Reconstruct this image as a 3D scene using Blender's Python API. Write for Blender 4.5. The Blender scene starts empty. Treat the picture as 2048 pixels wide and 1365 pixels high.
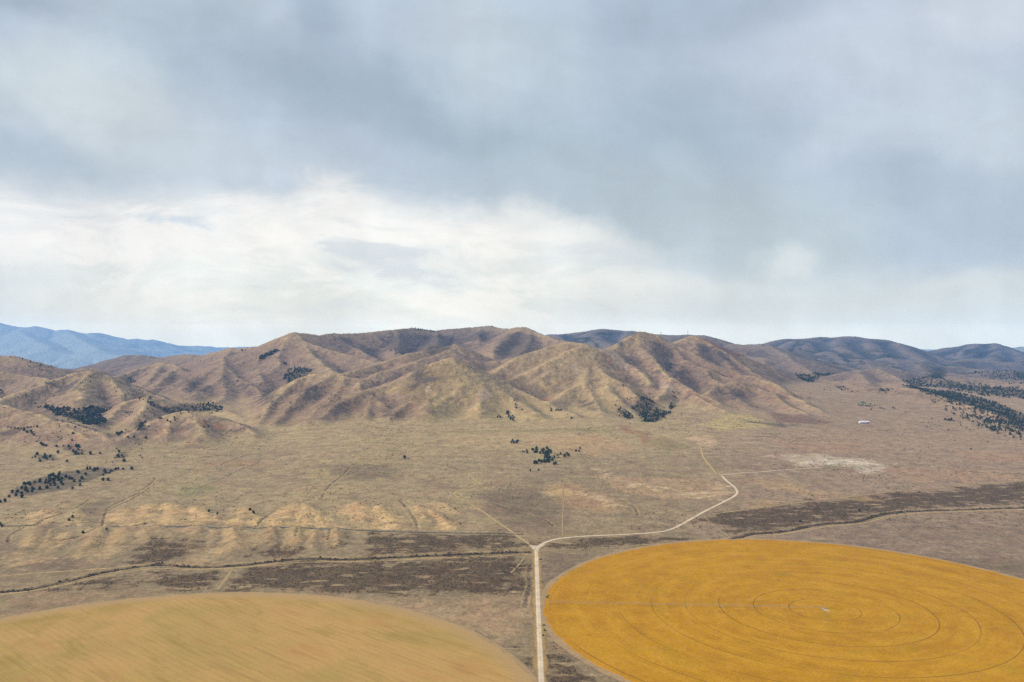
import bpy, math, random
import numpy as np
from mathutils import Vector
C = bpy.context.scene.collection
SC = bpy.context.scene
rad = math.radians

# ------------------------------------------------------------------ camera, exposure
CAMZ = 386.0
FPX, CU, CV = 1700.0, 1024.0, 682.5          # focal length in photo pixels, photo centre
cam = bpy.data.objects.new('camera', bpy.data.cameras.new('camera'))
C.objects.link(cam); SC.camera = cam
cam.location = (0, 0, CAMZ); cam.rotation_euler = (rad(90), 0, 0)
cam.data.sensor_width = 36.0; cam.data.lens = 36.0 * FPX / 2048.0
cam.data.clip_start = 1.0; cam.data.clip_end = 200000.0
SC.view_settings.view_transform = 'Standard'; SC.view_settings.look = 'None'
SC.view_settings.exposure = 0.0; SC.view_settings.gamma = 1.0
SC.cycles.use_denoising = False
SC.cycles.use_adaptive_sampling = False
SC.cycles.volume_bounces = 1
SC.cycles.max_bounces = 6

# ------------------------------------------------------------------ node helpers
def srgb(r, g, b):
    f = lambda c: (c / 255.0) / 12.92 if c <= 10 else (((c / 255.0) + 0.055) / 1.055) ** 2.4
    return (f(r), f(g), f(b), 1.0)

class NT:
    def __init__(s, tree): s.t = tree; s.n = tree.nodes; s.l = tree.links
    def new(s, kind, **kw):
        n = s.n.new(kind)
        for k, v in kw.items(): setattr(n, k, v)
        return n
    def put(s, sock, v):
        if isinstance(v, bpy.types.NodeSocket): s.l.new(v, sock)
        elif v is not None:
            try: sock.default_value = v
            except Exception: sock.default_value = tuple(v)[:3]
    def math(s, op, a, b=None, c=None, clamp=False):
        n = s.new('ShaderNodeMath', operation=op, use_clamp=clamp)
        s.put(n.inputs[0], a); s.put(n.inputs[1], b)
        if c is not None: s.put(n.inputs[2], c)
        return n.outputs[0]
    def vmath(s, op, a, b=None):
        n = s.new('ShaderNodeVectorMath', operation=op)
        s.put(n.inputs[0], a); s.put(n.inputs[1], b)
        return n.outputs[0]
    def noise(s, vec, scale, detail=4, rough=0.5, dist=0.0, col=False):
        n = s.new('ShaderNodeTexNoise'); s.put(n.inputs['Vector'], vec)
        n.inputs['Scale'].default_value = scale; n.inputs['Detail'].default_value = detail
        n.inputs['Roughness'].default_value = rough; n.inputs['Distortion'].default_value = dist
        return n.outputs['Color' if col else 'Fac']
    def ramp(s, v, lo, hi, a=0.0, b=1.0, smooth=True):
        n = s.new('ShaderNodeMapRange'); n.interpolation_type = 'SMOOTHSTEP' if smooth else 'LINEAR'
        s.put(n.inputs[0], v)
        for i, x in enumerate((lo, hi, a, b)): n.inputs[i + 1].default_value = x
        return n.outputs[0]
    def mix(s, f, a, b, mode='MIX'):
        n = s.new('ShaderNodeMix', data_type='RGBA', blend_type=mode)
        s.put(n.inputs[0], f); s.put(n.inputs[6], a); s.put(n.inputs[7], b)
        return n.outputs[2]
    def mapping(s, vec, loc=(0,0,0), rot=(0,0,0), scale=(1,1,1), kind='POINT'):
        n = s.new('ShaderNodeMapping', vector_type=kind); s.put(n.inputs[0], vec)
        n.inputs[1].default_value = loc; n.inputs[2].default_value = rot; n.inputs[3].default_value = scale
        return n.outputs[0]

# ------------------------------------------------------------------ sky
SUN_EL, SUN_AZ = 33.0, -98.0                  # azimuth clockwise from +Y (view axis): behind-left
W = bpy.data.worlds.new('World'); SC.world = W; W.use_nodes = True
T = NT(W.node_tree); T.n.clear()
def build_sky():
    out = T.new('ShaderNodeOutputWorld')
    sky = T.new('ShaderNodeTexSky', sky_type='NISHITA'); sky.sun_disc = False
    sky.sun_elevation = rad(SUN_EL); sky.sun_rotation = rad(SUN_AZ)
    b_sky = T.new('ShaderNodeBackground'); T.put(b_sky.inputs[0], sky.outputs[0]); b_sky.inputs[1].default_value = 0.1
    gen = T.new('ShaderNodeTexCoord').outputs['Generated']
    sp = T.new('ShaderNodeSeparateXYZ'); T.put(sp.inputs[0], gen)
    x, y, z = sp.outputs
    ay = T.math('MAXIMUM', T.math('ABSOLUTE', y), 0.08)
    a = T.math('DIVIDE', x, ay); e = T.math('DIVIDE', T.math('MAXIMUM', z, 0.0), ay)
    e = T.math('MINIMUM', e, 3.0)
    ae = T.new('ShaderNodeCombineXYZ'); T.put(ae.inputs[0], a); T.put(ae.inputs[1], e)
    # cloud layers seen from below: a plane overhead, so the clouds flatten towards the horizon
    zc = T.math('ADD', T.math('MAXIMUM', z, 0.0), 0.07)
    pl = T.new('ShaderNodeCombineXYZ'); T.put(pl.inputs[0], T.math('DIVIDE', x, zc)); T.put(pl.inputs[1], T.math('DIVIDE', y, zc))
    plane = pl.outputs[0]
    n1 = T.noise(T.mapping(T.mapping(ae.outputs[0], rot=(0, 0, rad(22))), scale=(1, 1.9, 1)), 5.5, 7, 0.55, 0.5)
    n2 = T.noise(T.mapping(ae.outputs[0], (7, 3, 0), scale=(1, 1.6, 1)), 16.0, 6, 0.6, 0.3)
    n3 = T.noise(T.mapping(ae.outputs[0], (3, 1, 2), (0, 0, rad(12)), (1, 3.2, 1)), 7.0, 6, 0.6, 0.6)
    nv = T.noise(T.mapping(ae.outputs[0], (1, 5, 0), scale=(5.5, 1.3, 1)), 1.6, 4, 0.5, 0.2)
    # warped angular coordinates for the big cloud masses
    wv = T.vmath('SUBTRACT', T.noise(ae.outputs[0], 3.2, 5, 0.55, 0, True), (0.5, 0.5, 0.5))
    ws = T.new('ShaderNodeVectorMath', operation='MULTIPLY'); T.put(ws.inputs[0], wv); ws.inputs[1].default_value = (0.22, 0.12, 0)
    wv2 = T.vmath('SUBTRACT', T.noise(T.mapping(ae.outputs[0], (4, 2, 1)), 11.0, 5, 0.6, 0, True), (0.5, 0.5, 0.5))
    ws2 = T.new('ShaderNodeVectorMath', operation='MULTIPLY'); T.put(ws2.inputs[0], wv2); ws2.inputs[1].default_value = (0.08, 0.05, 0)
    wae = T.vmath('ADD', T.vmath('ADD', ae.outputs[0], ws.outputs[0]), ws2.outputs[0])
    above = T.ramp(e, 0.0, 0.03)
    def blob(u, v, ru, rv, ang=0.0, lo=0.0, hi=0.8):
        """soft ellipse in direction space, centred towards (azimuth, elevation) given as tangents"""
        m = T.mapping(wae, ((u - CU) / FPX, (CV - v) / FPX, 0), (0, 0, rad(ang)), (ru / FPX, rv / FPX, 1), 'TEXTURE')
        g = T.new('ShaderNodeTexGradient', gradient_type='SPHERICAL'); T.put(g.inputs[0], m)
        return T.math('MULTIPLY', T.ramp(g.outputs[1], lo, hi), above)
    # overall tone by elevation
    cr = T.new('ShaderNodeValToRGB'); T.put(cr.inputs[0], T.math('DIVIDE', e, 0.45, clamp=True))
    seen = [(0.0, (223,232,235)), (0.02, (224,232,235)), (0.045, (222,231,234)), (0.10, (214,225,230)), (0.25, (192,207,219)), (0.5, (184,199,216)), (0.85, (186,201,219)), (1.0, (184,199,217))]
    els = [(p, srgb(*c)) for p, c in seen]
    r = cr.color_ramp; r.interpolation = 'EASE'
    r.elements[0].position = 0; r.elements[0].color = els[0][1]; r.elements[1].position = 1; r.elements[1].color = els[-1][1]
    for p, c in els[1:-1]: q = r.elements.new(p); q.color = c
    col = cr.outputs[0]
    for (u, v, ru, rv, ang, rgb, k) in SKY_BLOBS:
        col = T.mix(T.math('MULTIPLY', blob(u, v, ru, rv, ang), k), col, tuple(a * b for a, b in zip(srgb(*rgb), (1.06, 1.035, .99, 1.0))))
    # cloud texture: soft mottling above, small broken streaks in the bright band
    f1 = T.ramp(n1, 0.32, 0.70, -0.5, 0.5)
    col = T.mix(1.0, col, T_gray(T.math('MULTIPLY_ADD', f1, 0.10, 1.0)), 'MULTIPLY')
    col = T.mix(1.0, col, T_gray(T.math('MULTIPLY_ADD', T.ramp(nv, 0.3, 0.7, -0.5, 0.5), 0.11, 1.0)), 'MULTIPLY')
    band = T.math('MULTIPLY', blob(560, 500, 980, 200, -4, 0.05, 0.6), 1.0)
    st = T.math('MULTIPLY', T.ramp(n3, 0.46, 0.62), band)
    col = T.mix(T.math('MULTIPLY', st, 0.5), col, (1.12, 1.06, 1.0, 1))
    gr = T.math('MULTIPLY', T.ramp(n3, 0.47, 0.34), band)
    col = T.mix(T.math('MULTIPLY', gr, 0.62), col, srgb(206, 216, 226))
    f2 = T.ramp(n2, 0.35, 0.68, -0.5, 0.5)
    col = T.mix(1.0, col, T_gray(T.math('MULTIPLY_ADD', f2, 0.05, 1.0)), 'MULTIPLY')
    col = T.mix(0.16, col, srgb(203, 216, 229))
    # the clouds lie beyond the hazy air: their own brightness is what shows through it
    path = T.math('MINIMUM', T.math('DIVIDE', 1080 - CAMZ, T.math('MAXIMUM', e, 1e-4)), 36000.0)
    tr = T.math('EXPONENT', T.math('MULTIPLY', path, -HAZE_DEN)); inv = T.math('SUBTRACT', 1.0, tr)
    sc_ = T.new('ShaderNodeSeparateColor'); T.put(sc_.inputs[0], col); cc_ = T.new('ShaderNodeCombineColor')
    for i_, g_ in enumerate(HAZE_GLOW): T.put(cc_.inputs[i_], T.math('MAXIMUM', T.math('DIVIDE', T.math('SUBTRACT', sc_.outputs[i_], T.math('MULTIPLY', inv, g_)), tr), 0.02))
    col = cc_.outputs[0]
    b_cl = T.new('ShaderNodeBackground'); T.put(b_cl.inputs[0], col); b_cl.inputs[1].default_value = 0.99
    # the deck covers nearly all the sky; the blue above shows through a little
    ms = T.new('ShaderNodeMixShader'); ms.inputs[0].default_value = 0.97
    T.l.new(b_sky.outputs[0], ms.inputs[1]); T.l.new(b_cl.outputs[0], ms.inputs[2]); T.l.new(ms.outputs[0], out.inputs[0])
def T_gray(v):
    c = T.new('ShaderNodeCombineColor')
    for i in range(3): T.put(c.inputs[i], v)
    return c.outputs[0]
HAZE_COL, HAZE_DEN = (0.24, 0.52, 1.0, 1.0), 3.1e-5
HAZE_GLOW = (0.03, 0.26, 0.66)
SKY_BLOBS = [
    # u, v, ru, rv, angle, colour, strength   (tangent space given in photo units)
    (330, 60, 420, 150, -20, (190,205,218), .8), (120, 160, 330, 130, -10, (200,213,222), .9),
    (40, 0, 200, 60, -15, (160,177,199), .9),
    (260, 240, 330, 130, -15, (206,217,226), .8),
    (430, 100, 420, 110, -22, (162,180,200), .75), (700, 190, 420, 120, -14, (156,176,198), .8),
    (960, 270, 420, 105, -14, (152,174,194), .85), (640, 20, 200, 110, -70, (160,180,205), .8),
    (1330, 40, 420, 130, 10, (162,181,205), .75), (1560, 20, 330, 70, 5, (165,180,203), .4), (1420, 240, 420, 150, 10, (160,182,204), .8),
    (930, 90, 190, 220, 25, (190,205,219), .8), (1090, 120, 170, 200, 20, (182,200,214), .7),
    (1800, 90, 520, 200, 12, (198,210,228), .85), (1990, 20, 260, 100, 0, (207,217,233), .8),
    (1760, 260, 260, 110, 30, (196,209,225), .6), (1980, 260, 260, 160, 15, (198,212,226), .7),
    (60, 320, 330, 90, -3, (176,194,211), .85), (480, 330, 420, 100, -14, (192,206,220), .7),
    (1250, 370, 560, 130, -6, (172,190,205), .9), (1820, 370, 330, 90, -4, (170,188,210), .7), (1950, 480, 300, 120, -4, (170,189,214), .7),
    (1500, 450, 420, 120, 0, (178,196,208), .7),
    (330, 480, 900, 150, -3, (238,241,244), .95), (760, 480, 620, 120, -7, (243,245,245), .95), (60, 440, 330, 70, 0, (235,238,242), .8),
    (1080, 460, 300, 70, -10, (240,243,243), .8), (745, 500, 150, 80, 0, (255,255,255), 1.0), (560, 560, 1000, 110, 0, (232,240,240), .8),
    (900, 520, 280, 50, 0, (218,225,229), .4), (1550, 515, 100, 55, 15, (213,224,230), .9), (1950, 590, 260, 40, 5, (212,222,228), .6),
    (1100, 600, 620, 70, 0, (226,232,232), .8), (420, 620, 700, 70, 0, (232,236,234), .8), (1500, 620, 700, 60, 0, (204,216,224), .8), (1800, 655, 500, 40, 0, (204,217,226), .7),
    (360, 425, 130, 14, -6, (200,216,236), .8), (600, 350, 70, 18, -25, (194,209,228), .8),
]
build_sky()

# ------------------------------------------------------------------ sun
sl = bpy.data.lights.new('sun', 'SUN'); sl.energy = 4.8; sl.angle = rad(5); sl.color = (1.0, 0.93, 0.82)
so = bpy.data.objects.new('sun', sl); C.objects.link(so)
sd = Vector((math.sin(rad(SUN_AZ)) * math.cos(rad(SUN_EL)), math.cos(rad(SUN_AZ)) * math.cos(rad(SUN_EL)), math.sin(rad(SUN_EL))))
so.rotation_euler = sd.to_track_quat('Z', 'Y').to_euler(); so.location = (0, 0, 3000)

# ------------------------------------------------------------------ numpy noise
_rng = np.random.RandomState(7)
_perm = np.concatenate([_rng.permutation(512)] * 2).astype(np.int32)
_ga = _rng.rand(512).astype(np.float32) * 6.28318
_gx, _gy = np.cos(_ga), np.sin(_ga)
def pnoise(x, y):
    x = np.asarray(x, np.float32); y = np.asarray(y, np.float32)
    xi = np.floor(x); yi = np.floor(y); fx = x - xi; fy = y - yi
    xi = xi.astype(np.int32) & 511; yi = yi.astype(np.int32) & 511
    u = fx * fx * fx * (fx * (fx * 6 - 15) + 10); v = fy * fy * fy * (fy * (fy * 6 - 15) + 10)
    def g(i, j, dx, dy):
        h = _perm[_perm[(xi + i) & 511] + ((yi + j) & 511)]
        return _gx[h] * dx + _gy[h] * dy
    a = g(0, 0, fx, fy); b = g(1, 0, fx - 1, fy); c = g(0, 1, fx, fy - 1); d = g(1, 1, fx - 1, fy - 1)
    ab = a + (b - a) * u; cd = c + (d - c) * u
    return (ab + (cd - ab) * v) * 1.5
def fbm(x, y, L, octv=4, gain=0.5, seed=0.0):
    s = np.zeros(np.shape(x), np.float32); amp = 1.0; f = 1.0 / L
    for k in range(octv):
        s += amp * pnoise(x * f + seed + 17.3 * k, y * f - seed * 1.7 + 9.1 * k); amp *= gain; f *= 2.03
    return s
def sstep(a, b, x):
    t = np.clip((x - a) / (b - a), 0, 1); return t * t * (3 - 2 * t)
def smax(a, b, k):
    h = np.clip(0.5 + 0.5 * (a - b) / k, 0, 1)
    return b + (a - b) * h + k * h * (1 - h)

# ------------------------------------------------------------------ terrain: broad shape
def P(u, v, Y):                                  # a survey point: bearing and drop as seen from the drone, and its range
    return ((u - CU) / FPX * Y, Y, CAMZ - (v - CV) / FPX * Y)
def base_height(x, y):
    az = x / np.maximum(y, 1.0)
    sl = 0.060 - 0.020 * sstep(0.22, 0.55, az) - 0.014 * sstep(-0.17, -0.30, az)
    t = (y - 1560.0) / 120.0
    rise = 120.0 * np.where(t > 20, t, np.log1p(np.exp(np.minimum(t, 20))))
    h = sl * rise
    cap = 165.0 - 45 * sstep(0.22, 0.55, az) - 50 * sstep(-0.17, -0.30, az)
    h = -smax(-h, -cap + 0 * h, 30.0)
    h = np.where(y < 1000, 0, h)
    far = sstep(5500, 9500, y)
    h = h * (1 - far) + far * (80 + 0 * h)
    left = sstep(9000, 17000, y) * sstep(-0.02, -0.12, az)
    h = h - left * 470.0
    return h

RIDGES = [
 # (slope, gully amplitude, [(u, v, range) ...])
 (.45,.4,[(904,717,3700),(853,731,3660),(809,755,3600),(757,774,3500),(723,781,3450),(700,795,3350),(665,812,3250),(640,835,3120)]),
 (.45,.4,[(904,717,3700),(945,738,3720),(983,757,3700),(1031,777,3600),(1082,801,3450),(1120,818,3300),(1150,830,3150)]),
 (.60,.6,[(915,729,3680),(922,750,3590),(903,766,3510),(877,781,3420),(862,797,3300),(852,812,3200)]),
 (.60,.6,[(945,740,3700),(962,752,3620),(942,766,3520),(912,783,3410),(880,803,3290),(856,820,3170)]),
 (.50,.7,[(945,740,3700),(962,768,3560),(963,795,3380),(960,825,3180)]),
 (.55,.7,[(971,750,3700),(995,778,3520),(1030,800,3380),(1060,817,3250),(1075,826,3160)]),
 (.50,1,[(684,748,3900),(720,737,4000),(756,727,4150),(811,709,4250),(848,702,4350),(873,698,4400),(912,688,4450),(932,697,4450),(950,710,4420),(968,728,4350),(985,742,4200)]),
 (.50,.8,[(735,756,3850),(770,742,3950),(805,731,4050),(830,722,4120),(870,712,4250),(900,700,4350)]),
 (.50,.8,[(960,735,4300),(985,722,4330),(1003,732,4250),(1020,742,4100)]),
 (.50,1,[(515,852,3080),(528,828,3250),(545,802,3480),(575,775,3680),(600,758,3780),(625,748,3830),(659,750,3800),(688,752,3800),(720,757,3750)]),
 (.55,.8,[(659,753,3780),(645,763,3700),(621,776,3600),(598,795,3480),(574,820,3300),(552,843,3120)]),
 (.55,.8,[(688,754,3780),(682,775,3620),(665,793,3470),(640,813,3310),(622,830,3190),(612,845,3080)]),
 (.55,.8,[(715,765,3700),(720,780,3500)]),
 (.45,1,[(640,815,3280),(670,798,3360),(705,790,3410),(740,795,3400),(768,808,3300),(780,824,3180)]),
 (.5,1,[(740,795,3400),(735,815,3250),(730,832,3130)]),
 (.5,1,[(787,828,3130),(805,812,3220),(826,801,3290),(842,810,3240),(852,826,3120)]),
 (.42,1.2,[(366,709,6100),(403,711,5900),(430,704,5700),(461,697,5600),(501,697,5450),(530,688,5350),(552,681,5300),(575,670,5230),(590,666,5200),(615,668,5300),(640,670,5450),(669,668,5600),(723,666,5800),(760,662,5900),(792,659,6000),(822,656,6100),(870,661,6200),(915,657,6250),(945,655,6300),(963,652,6300),(985,652,6250),(1004,658,6150),(1025,657,5950),(1045,654,5800),(1065,661,5700),(1100,675,5450),(1141,684,5250),(1180,692,5050),(1215,702,4700)]),
 (.50,.8,[(590,666,5200),(610,684,5050),(632,691,4980),(655,699,4900),(682,706,4830),(706,712,4750),(730,719,4680),(751,727,4600)]),
 (.50,.8,[(590,667,5200),(570,684,5050),(560,700,4900),(556,716,4750),(560,730,4600)]),
 (.50,.8,[(610,686,5050),(622,708,4750),(645,728,4500),(668,742,4300),(690,750,4150)]),
 (.50,.8,[(669,669,5600),(690,685,5400),(715,700,5200),(740,712,5000),(765,724,4800)]),
 (.50,.8,[(792,661,6000),(800,680,5750),(790,697,5400),(806,712,5000)]),
 (.50,.8,[(870,663,6200),(880,678,5900),(868,690,5500),(850,700,5100)]),
 (.50,.8,[(1045,656,5800),(1020,672,5550),(1000,685,5300),(985,700,5050),(985,716,4800)]),
 (.50,.8,[(1060,662,5700),(1062,680,5400),(1050,698,5050),(1040,712,4700)]),
 (.50,.8,[(963,654,6300),(955,668,6000),(960,680,5700)]),
 (.45,1,[(461,698,5600),(452,708,5250),(444,720,4900),(443,735,4600),(440,757,4300),(420,770,4150),(398,780,4000),(384,792,3900)]),
 (.50,.8,[(443,727,4800),(425,737,4600),(400,752,4400),(375,770,4200)]),
 (.50,.8,[(443,730,4700),(470,752,4450),(498,768,4250),(515,785,4000),(522,798,3850)]),
 (.50,.8,[(441,760,4280),(450,780,4080),(445,798,3880),(425,806,3780)]),
 (.50,.8,[(520,720,4900),(512,740,4600),(525,762,4300)]),
 (.45,1,[(215,757,4700),(243,750,4850),(278,738,5000),(303,730,5080),(323,726,5100),(345,729,5050),(372,743,4850),(400,750,4700)]),
 (.55,.6,[(323,727,5080),(312,745,4800),(290,765,4450)]),
 (.55,.6,[(356,736,4980),(338,748,4750),(318,762,4480),(305,772,4300)]),
 (.50,.8,[(310,775,4250),(340,771,4300),(362,776,4200),(372,788,4000)]),
 (.30,.8,[(160,735,6500),(191,729,6500),(219,719,6600),(250,711,6600),(273,710,6600),(300,712,6500),(322,716,6400),(345,711,6300),(366,709,6200),(403,711,6000)]),
 (.35,1,[(-160,700,4900),(-60,706,4700),(0,711,4600),(27,712,4600),(68,722,4700),(109,737,4800),(150,741,4900),(185,736,5200)]),
 (.40,1,[(-90,752,4000),(-50,748,4100),(0,746,4150),(40,750,4150),(92,758,4050),(110,770,3950)]),
 (.42,1,[(-40,818,3260),(0,801,3400),(34,787,3500),(68,774,3600),(98,765,3680),(126,755,3780),(150,745,3850),(175,742,3880),(205,750,3900),(256,770,3900),(308,791,3850),(335,800,3780)]),
 (.45,.7,[(175,744,3870),(165,765,3650),(160,785,3480),(165,800,3380)]),
 (.45,.7,[(215,753,3880),(235,775,3700),(245,790,3580)]),
 (.42,.8,[(178,862,2900),(200,846,3050),(222,828,3230),(256,803,3420),(290,794,3480),(320,797,3500),(342,801,3520),(393,806,3560),(444,818,3500),(475,832,3350),(495,845,3230)]),
 (.45,.7,[(290,796,3470),(285,820,3260),(270,838,3080)]),
 (.36,.8,[(-90,798,3100),(-40,802,3020),(0,808,2950),(51,822,2900),(103,839,2830),(154,852,2780),(190,863,2720),(214,878,2640)]),
 (.36,.8,[(-60,872,2690),(0,864,2740),(30,858,2770),(60,852,2800),(100,850,2790),(140,858,2730),(165,872,2660),(180,885,2600)]),
 (.40,.4,[(218,886,2620),(245,874,2700),(273,860,2790),(308,844,2900),(340,831,2980),(373,823,3020),(410,828,3010),(461,842,2970),(490,853,2920),(515,867,2850)]),
 (.40,.4,[(373,824,3010),(390,838,2930),(400,855,2830),(405,868,2760)]),
 (.40,.4,[(350,829,2990),(335,850,2860),(330,866,2770)]),
 (.46,.6,[(984,744,3900),(1010,730,4000),(1049,709,4120),(1075,701,4170),(1098,694,4200),(1125,687,4230),(1156,685,4250),(1170,686,4230),(1186,696,4180),(1205,699,4200),(1223,702,4300)]),
 (.58,.5,[(1180,690,4200),(1160,694,4120),(1137,702,4050),(1115,714,3980),(1098,723,3930),(1059,740,3840),(1039,752,3780),(1010,765,3720)]),
 (.58,.5,[(1183,700,4150),(1168,712,4060),(1156,720,4010),(1135,729,3940),(1117,738,3880),(1082,755,3770),(1060,765,3720),(1029,775,3680)]),
 (.58,.5,[(1183,705,4130),(1172,730,3950),(1174,750,3800),(1168,765,3690),(1140,777,3600),(1122,788,3520),(1108,800,3430)]),
 (.55,.5,[(1186,712,4100),(1195,735,3920),(1218,753,3780),(1244,771,3640),(1275,791,3480)]),
 (.52,.5,[(1168,768,3680),(1180,790,3500),(1195,810,3340),(1205,825,3220)]),
 (.50,.6,[(1218,753,3780),(1215,780,3550),(1235,800,3400)]),
 (.55,.5,[(1221,703,4290),(1236,716,4170),(1264,733,4040),(1285,750,3900),(1297,768,3760)]),
 (.50,1,[(1221,702,4320),(1237,692,4400),(1251,683,4450),(1270,671,4560),(1281,665,4600),(1290,664,4620),(1312,670,4620),(1340,684,4580),(1360,695,4520),(1380,704,4440),(1419,726,4280),(1440,732,4200),(1489,749,4050),(1530,763,3920),(1562,774,3850)]),
 (.55,.6,[(1281,668,4590),(1279,690,4420),(1301,714,4230),(1322,738,4040),(1342,756,3890),(1371,773,3740),(1400,794,3560),(1428,810,3420),(1455,822,3300)]),
 (.52,.6,[(1342,756,3890),(1330,778,3690),(1318,795,3540)]),
 (.55,.6,[(1345,690,4550),(1365,716,4340),(1380,724,4260),(1411,737,4140),(1443,751,4020),(1499,769,3860),(1544,787,3680),(1564,802,3540),(1583,816,3400),(1605,825,3300)]),
 (.52,.6,[(1411,738,4130),(1424,757,3950),(1447,774,3790),(1463,788,3660),(1477,799,3560),(1492,807,3470)]),
 (.50,.6,[(1368,722,4300),(1356,740,4120),(1352,752,4000)]),
 (.50,.6,[(1447,775,3790),(1464,765,3830),(1472,762,3850)]),
 (.48,.6,[(1425,770,3780),(1412,790,3600),(1440,806,3470)]),
 (.45,.6,[(1544,788,3680),(1575,790,3680),(1610,803,3560),(1640,820,3380)]),
 (.50,1,[(1335,690,4800),(1353,683,4860),(1370,676,4900),(1380,672,4930),(1391,672,4950),(1403,677,4930),(1427,693,4800),(1458,710,4660),(1480,727,4530),(1505,744,4380),(1536,762,4220),(1561,775,4080),(1614,793,3850)]),
 (.50,.7,[(1391,674,4950),(1395,700,4700),(1410,722,4450)]),
 (.50,.7,[(1427,694,4800),(1440,715,4580),(1462,735,4350)]),
 (.30,.8,[(1280,676,7200),(1312,669,7100),(1340,671,7000),(1374,669,7000),(1405,671,6900),(1428,676,6900),(1456,687,6700),(1483,690,6500),(1514,688,6300),(1540,692,6100),(1565,705,5800),(1599,730,5400),(1636,752,5050)]),
 (.38,.8,[(1485,692,6400),(1495,715,5900),(1525,735,5500),(1560,748,5200),(1595,757,4950)]),
 (.38,.8,[(1560,748,5250),(1545,758,4900)]),
 (.35,.8,[(1585,790,4550),(1614,768,4900),(1645,757,5050),(1669,750,5150),(1701,742,5250),(1716,741,5300),(1757,737,5350),(1785,752,5100),(1811,768,4800),(1835,778,4500)]),
 (.35,.8,[(1716,742,5280),(1735,765,4800),(1750,780,4500)]),
 (.35,.8,[(1660,755,5100),(1675,775,4650)]),
 (.30,.6,[(1770,766,4900),(1808,771,4600),(1843,785,4250),(1887,801,3950),(1938,811,3700),(1990,826,3450)]),
 (.30,.6,[(1840,768,5200),(1880,770,5100),(1930,782,4700),(1985,800,4300)]),
 (.34,1,[(1020,690,9500),(1087,669,9600),(1135,668,9500),(1169,661,9300),(1203,656,9200),(1234,659,9200),(1271,663,9000),(1310,672,8800)]),
 (.34,.8,[(1203,657,9200),(1180,668,8600),(1195,676,8000),(1225,688,7300)]),
 (.34,.8,[(1100,668,9500),(1120,676,8700),(1150,680,8100),(1180,672,7900),(1210,684,7300),(1240,694,6900)]),
 (.34,.8,[(1260,662,9000),(1255,675,8200)]),
 (.34,1,[(1500,691,9600),(1530,687,9600),(1558,682,9700),(1603,677,9800),(1653,672,9900),(1669,676,9800),(1678,672,9800),(1710,671,9800),(1735,675,9700),(1773,677,9700),(1805,688,9500),(1834,697,9300),(1853,702,9200),(1880,715,8700)]),
 (.36,.8,[(1603,680,9700),(1575,690,9000),(1555,700,8300)]),
 (.36,.8,[(1610,682,9600),(1615,690,9000),(1590,705,8000)]),
 (.36,.8,[(1669,677,9800),(1680,688,9000),(1695,705,8100)]),
 (.36,.8,[(1640,706,7900),(1655,705,8000),(1685,721,7300),(1704,731,6900),(1735,745,6300)]),
 (.36,.8,[(1735,676,9700),(1740,692,8900),(1765,710,8000),(1800,725,7200)]),
 (.36,.8,[(1790,683,9500),(1810,700,8700),(1850,722,7700)]),
 (.36,.8,[(1570,700,7600),(1600,702,7700),(1622,716,7300)]),
 (.34,1,[(1840,705,11000),(1870,699,11200),(1906,694,11400),(1954,686,11500),(1972,688,11400),(1989,686,11400),(2014,693,11200),(2060,706,11000),(2120,700,11000),(2200,705,11000)]),
 (.36,.8,[(1954,688,11400),(1930,705,10300),(1900,722,9400)]),
 (.36,.8,[(1989,688,11300),(1990,708,10200),(1960,728,9100)]),
 (.36,.8,[(2014,695,11100),(2040,715,10000)]),
 (.30,1,[(1980,700,15500),(2030,692,15500),(2048,692,15500),(2120,690,15500),(2300,700,15500)]),
 (.22,1,[(-700,660,26000),(-300,640,26000),(-100,642,26500),(0,646,27000),(13,650,27000),(29,653,27000),(55,655,27000),(70,653,27000),(97,660,27000),(110,661,27000),(132,659,27000),(147,665,27000),(176,667,27000),(198,666,27500),(211,669,27500),(222,677,27500),(233,676,27500),(253,678,28000),(272,676,28000),(288,681,28000),(304,679,28500),(318,685,28500),(342,690,29000),(386,691,29500),(420,693,30000),(460,695,30500),(510,693,31000),(560,700,32000)]),
 (.22,.8,[(30,655,27000),(60,675,24500),(100,695,22500)]),
 (.22,.8,[(132,661,27000),(165,682,24500),(200,700,22500)]),
 (.20,.8,[(60,718,21500),(120,708,22000),(190,703,22000),(240,712,21500)]),
 (.30,.9,[(1540,708,7700),(1580,713,7600),(1625,709,7600),(1680,719,7500),(1720,714,7500),(1770,724,7400),(1820,719,7500),(1870,730,7400)]), (.30,.9,[(1590,726,6700),(1640,717,6700),(1675,728,6500),(1730,720,6500),(1780,733,6400),(1835,727,6500),(1890,738,6400)]),
 (.28,.9,[(1640,736,5900),(1680,730,5900),(1720,740,5700),(1775,733,5800),(1825,745,5700),(1880,742,5700),(1930,750,5600)]), (.30,.7,[(1640,718,6700),(1632,733,6100),(1620,748,5600)]), (.30,.7,[(1730,721,6500),(1745,735,6000),(1738,748,5600)]), (.30,.7,[(1835,728,6500),(1850,745,5800),(1862,758,5300)]),
 (.30,.9,[(1450,700,6200),(1490,712,5900),(1530,716,5700),(1575,728,5500)]), (.32,.7,[(1530,717,5700),(1525,735,5300),(1510,748,4950)]), (.30,.9,[(1890,722,8200),(1950,717,8300),(2010,726,8100),(2070,720,8200)]),
 (.25,.8,[(1640,768,4700),(1690,761,4750),(1730,768,4600)]), (.22,.8,[(1700,781,4250),(1770,773,4350),(1830,779,4200),(1880,793,3950)]), (.22,.8,[(1850,740,6300),(1900,733,6500),(1960,738,6300)]), (.22,.8,[(1960,745,5900),(2010,741,6000),(2060,747,5900)]),
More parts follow.
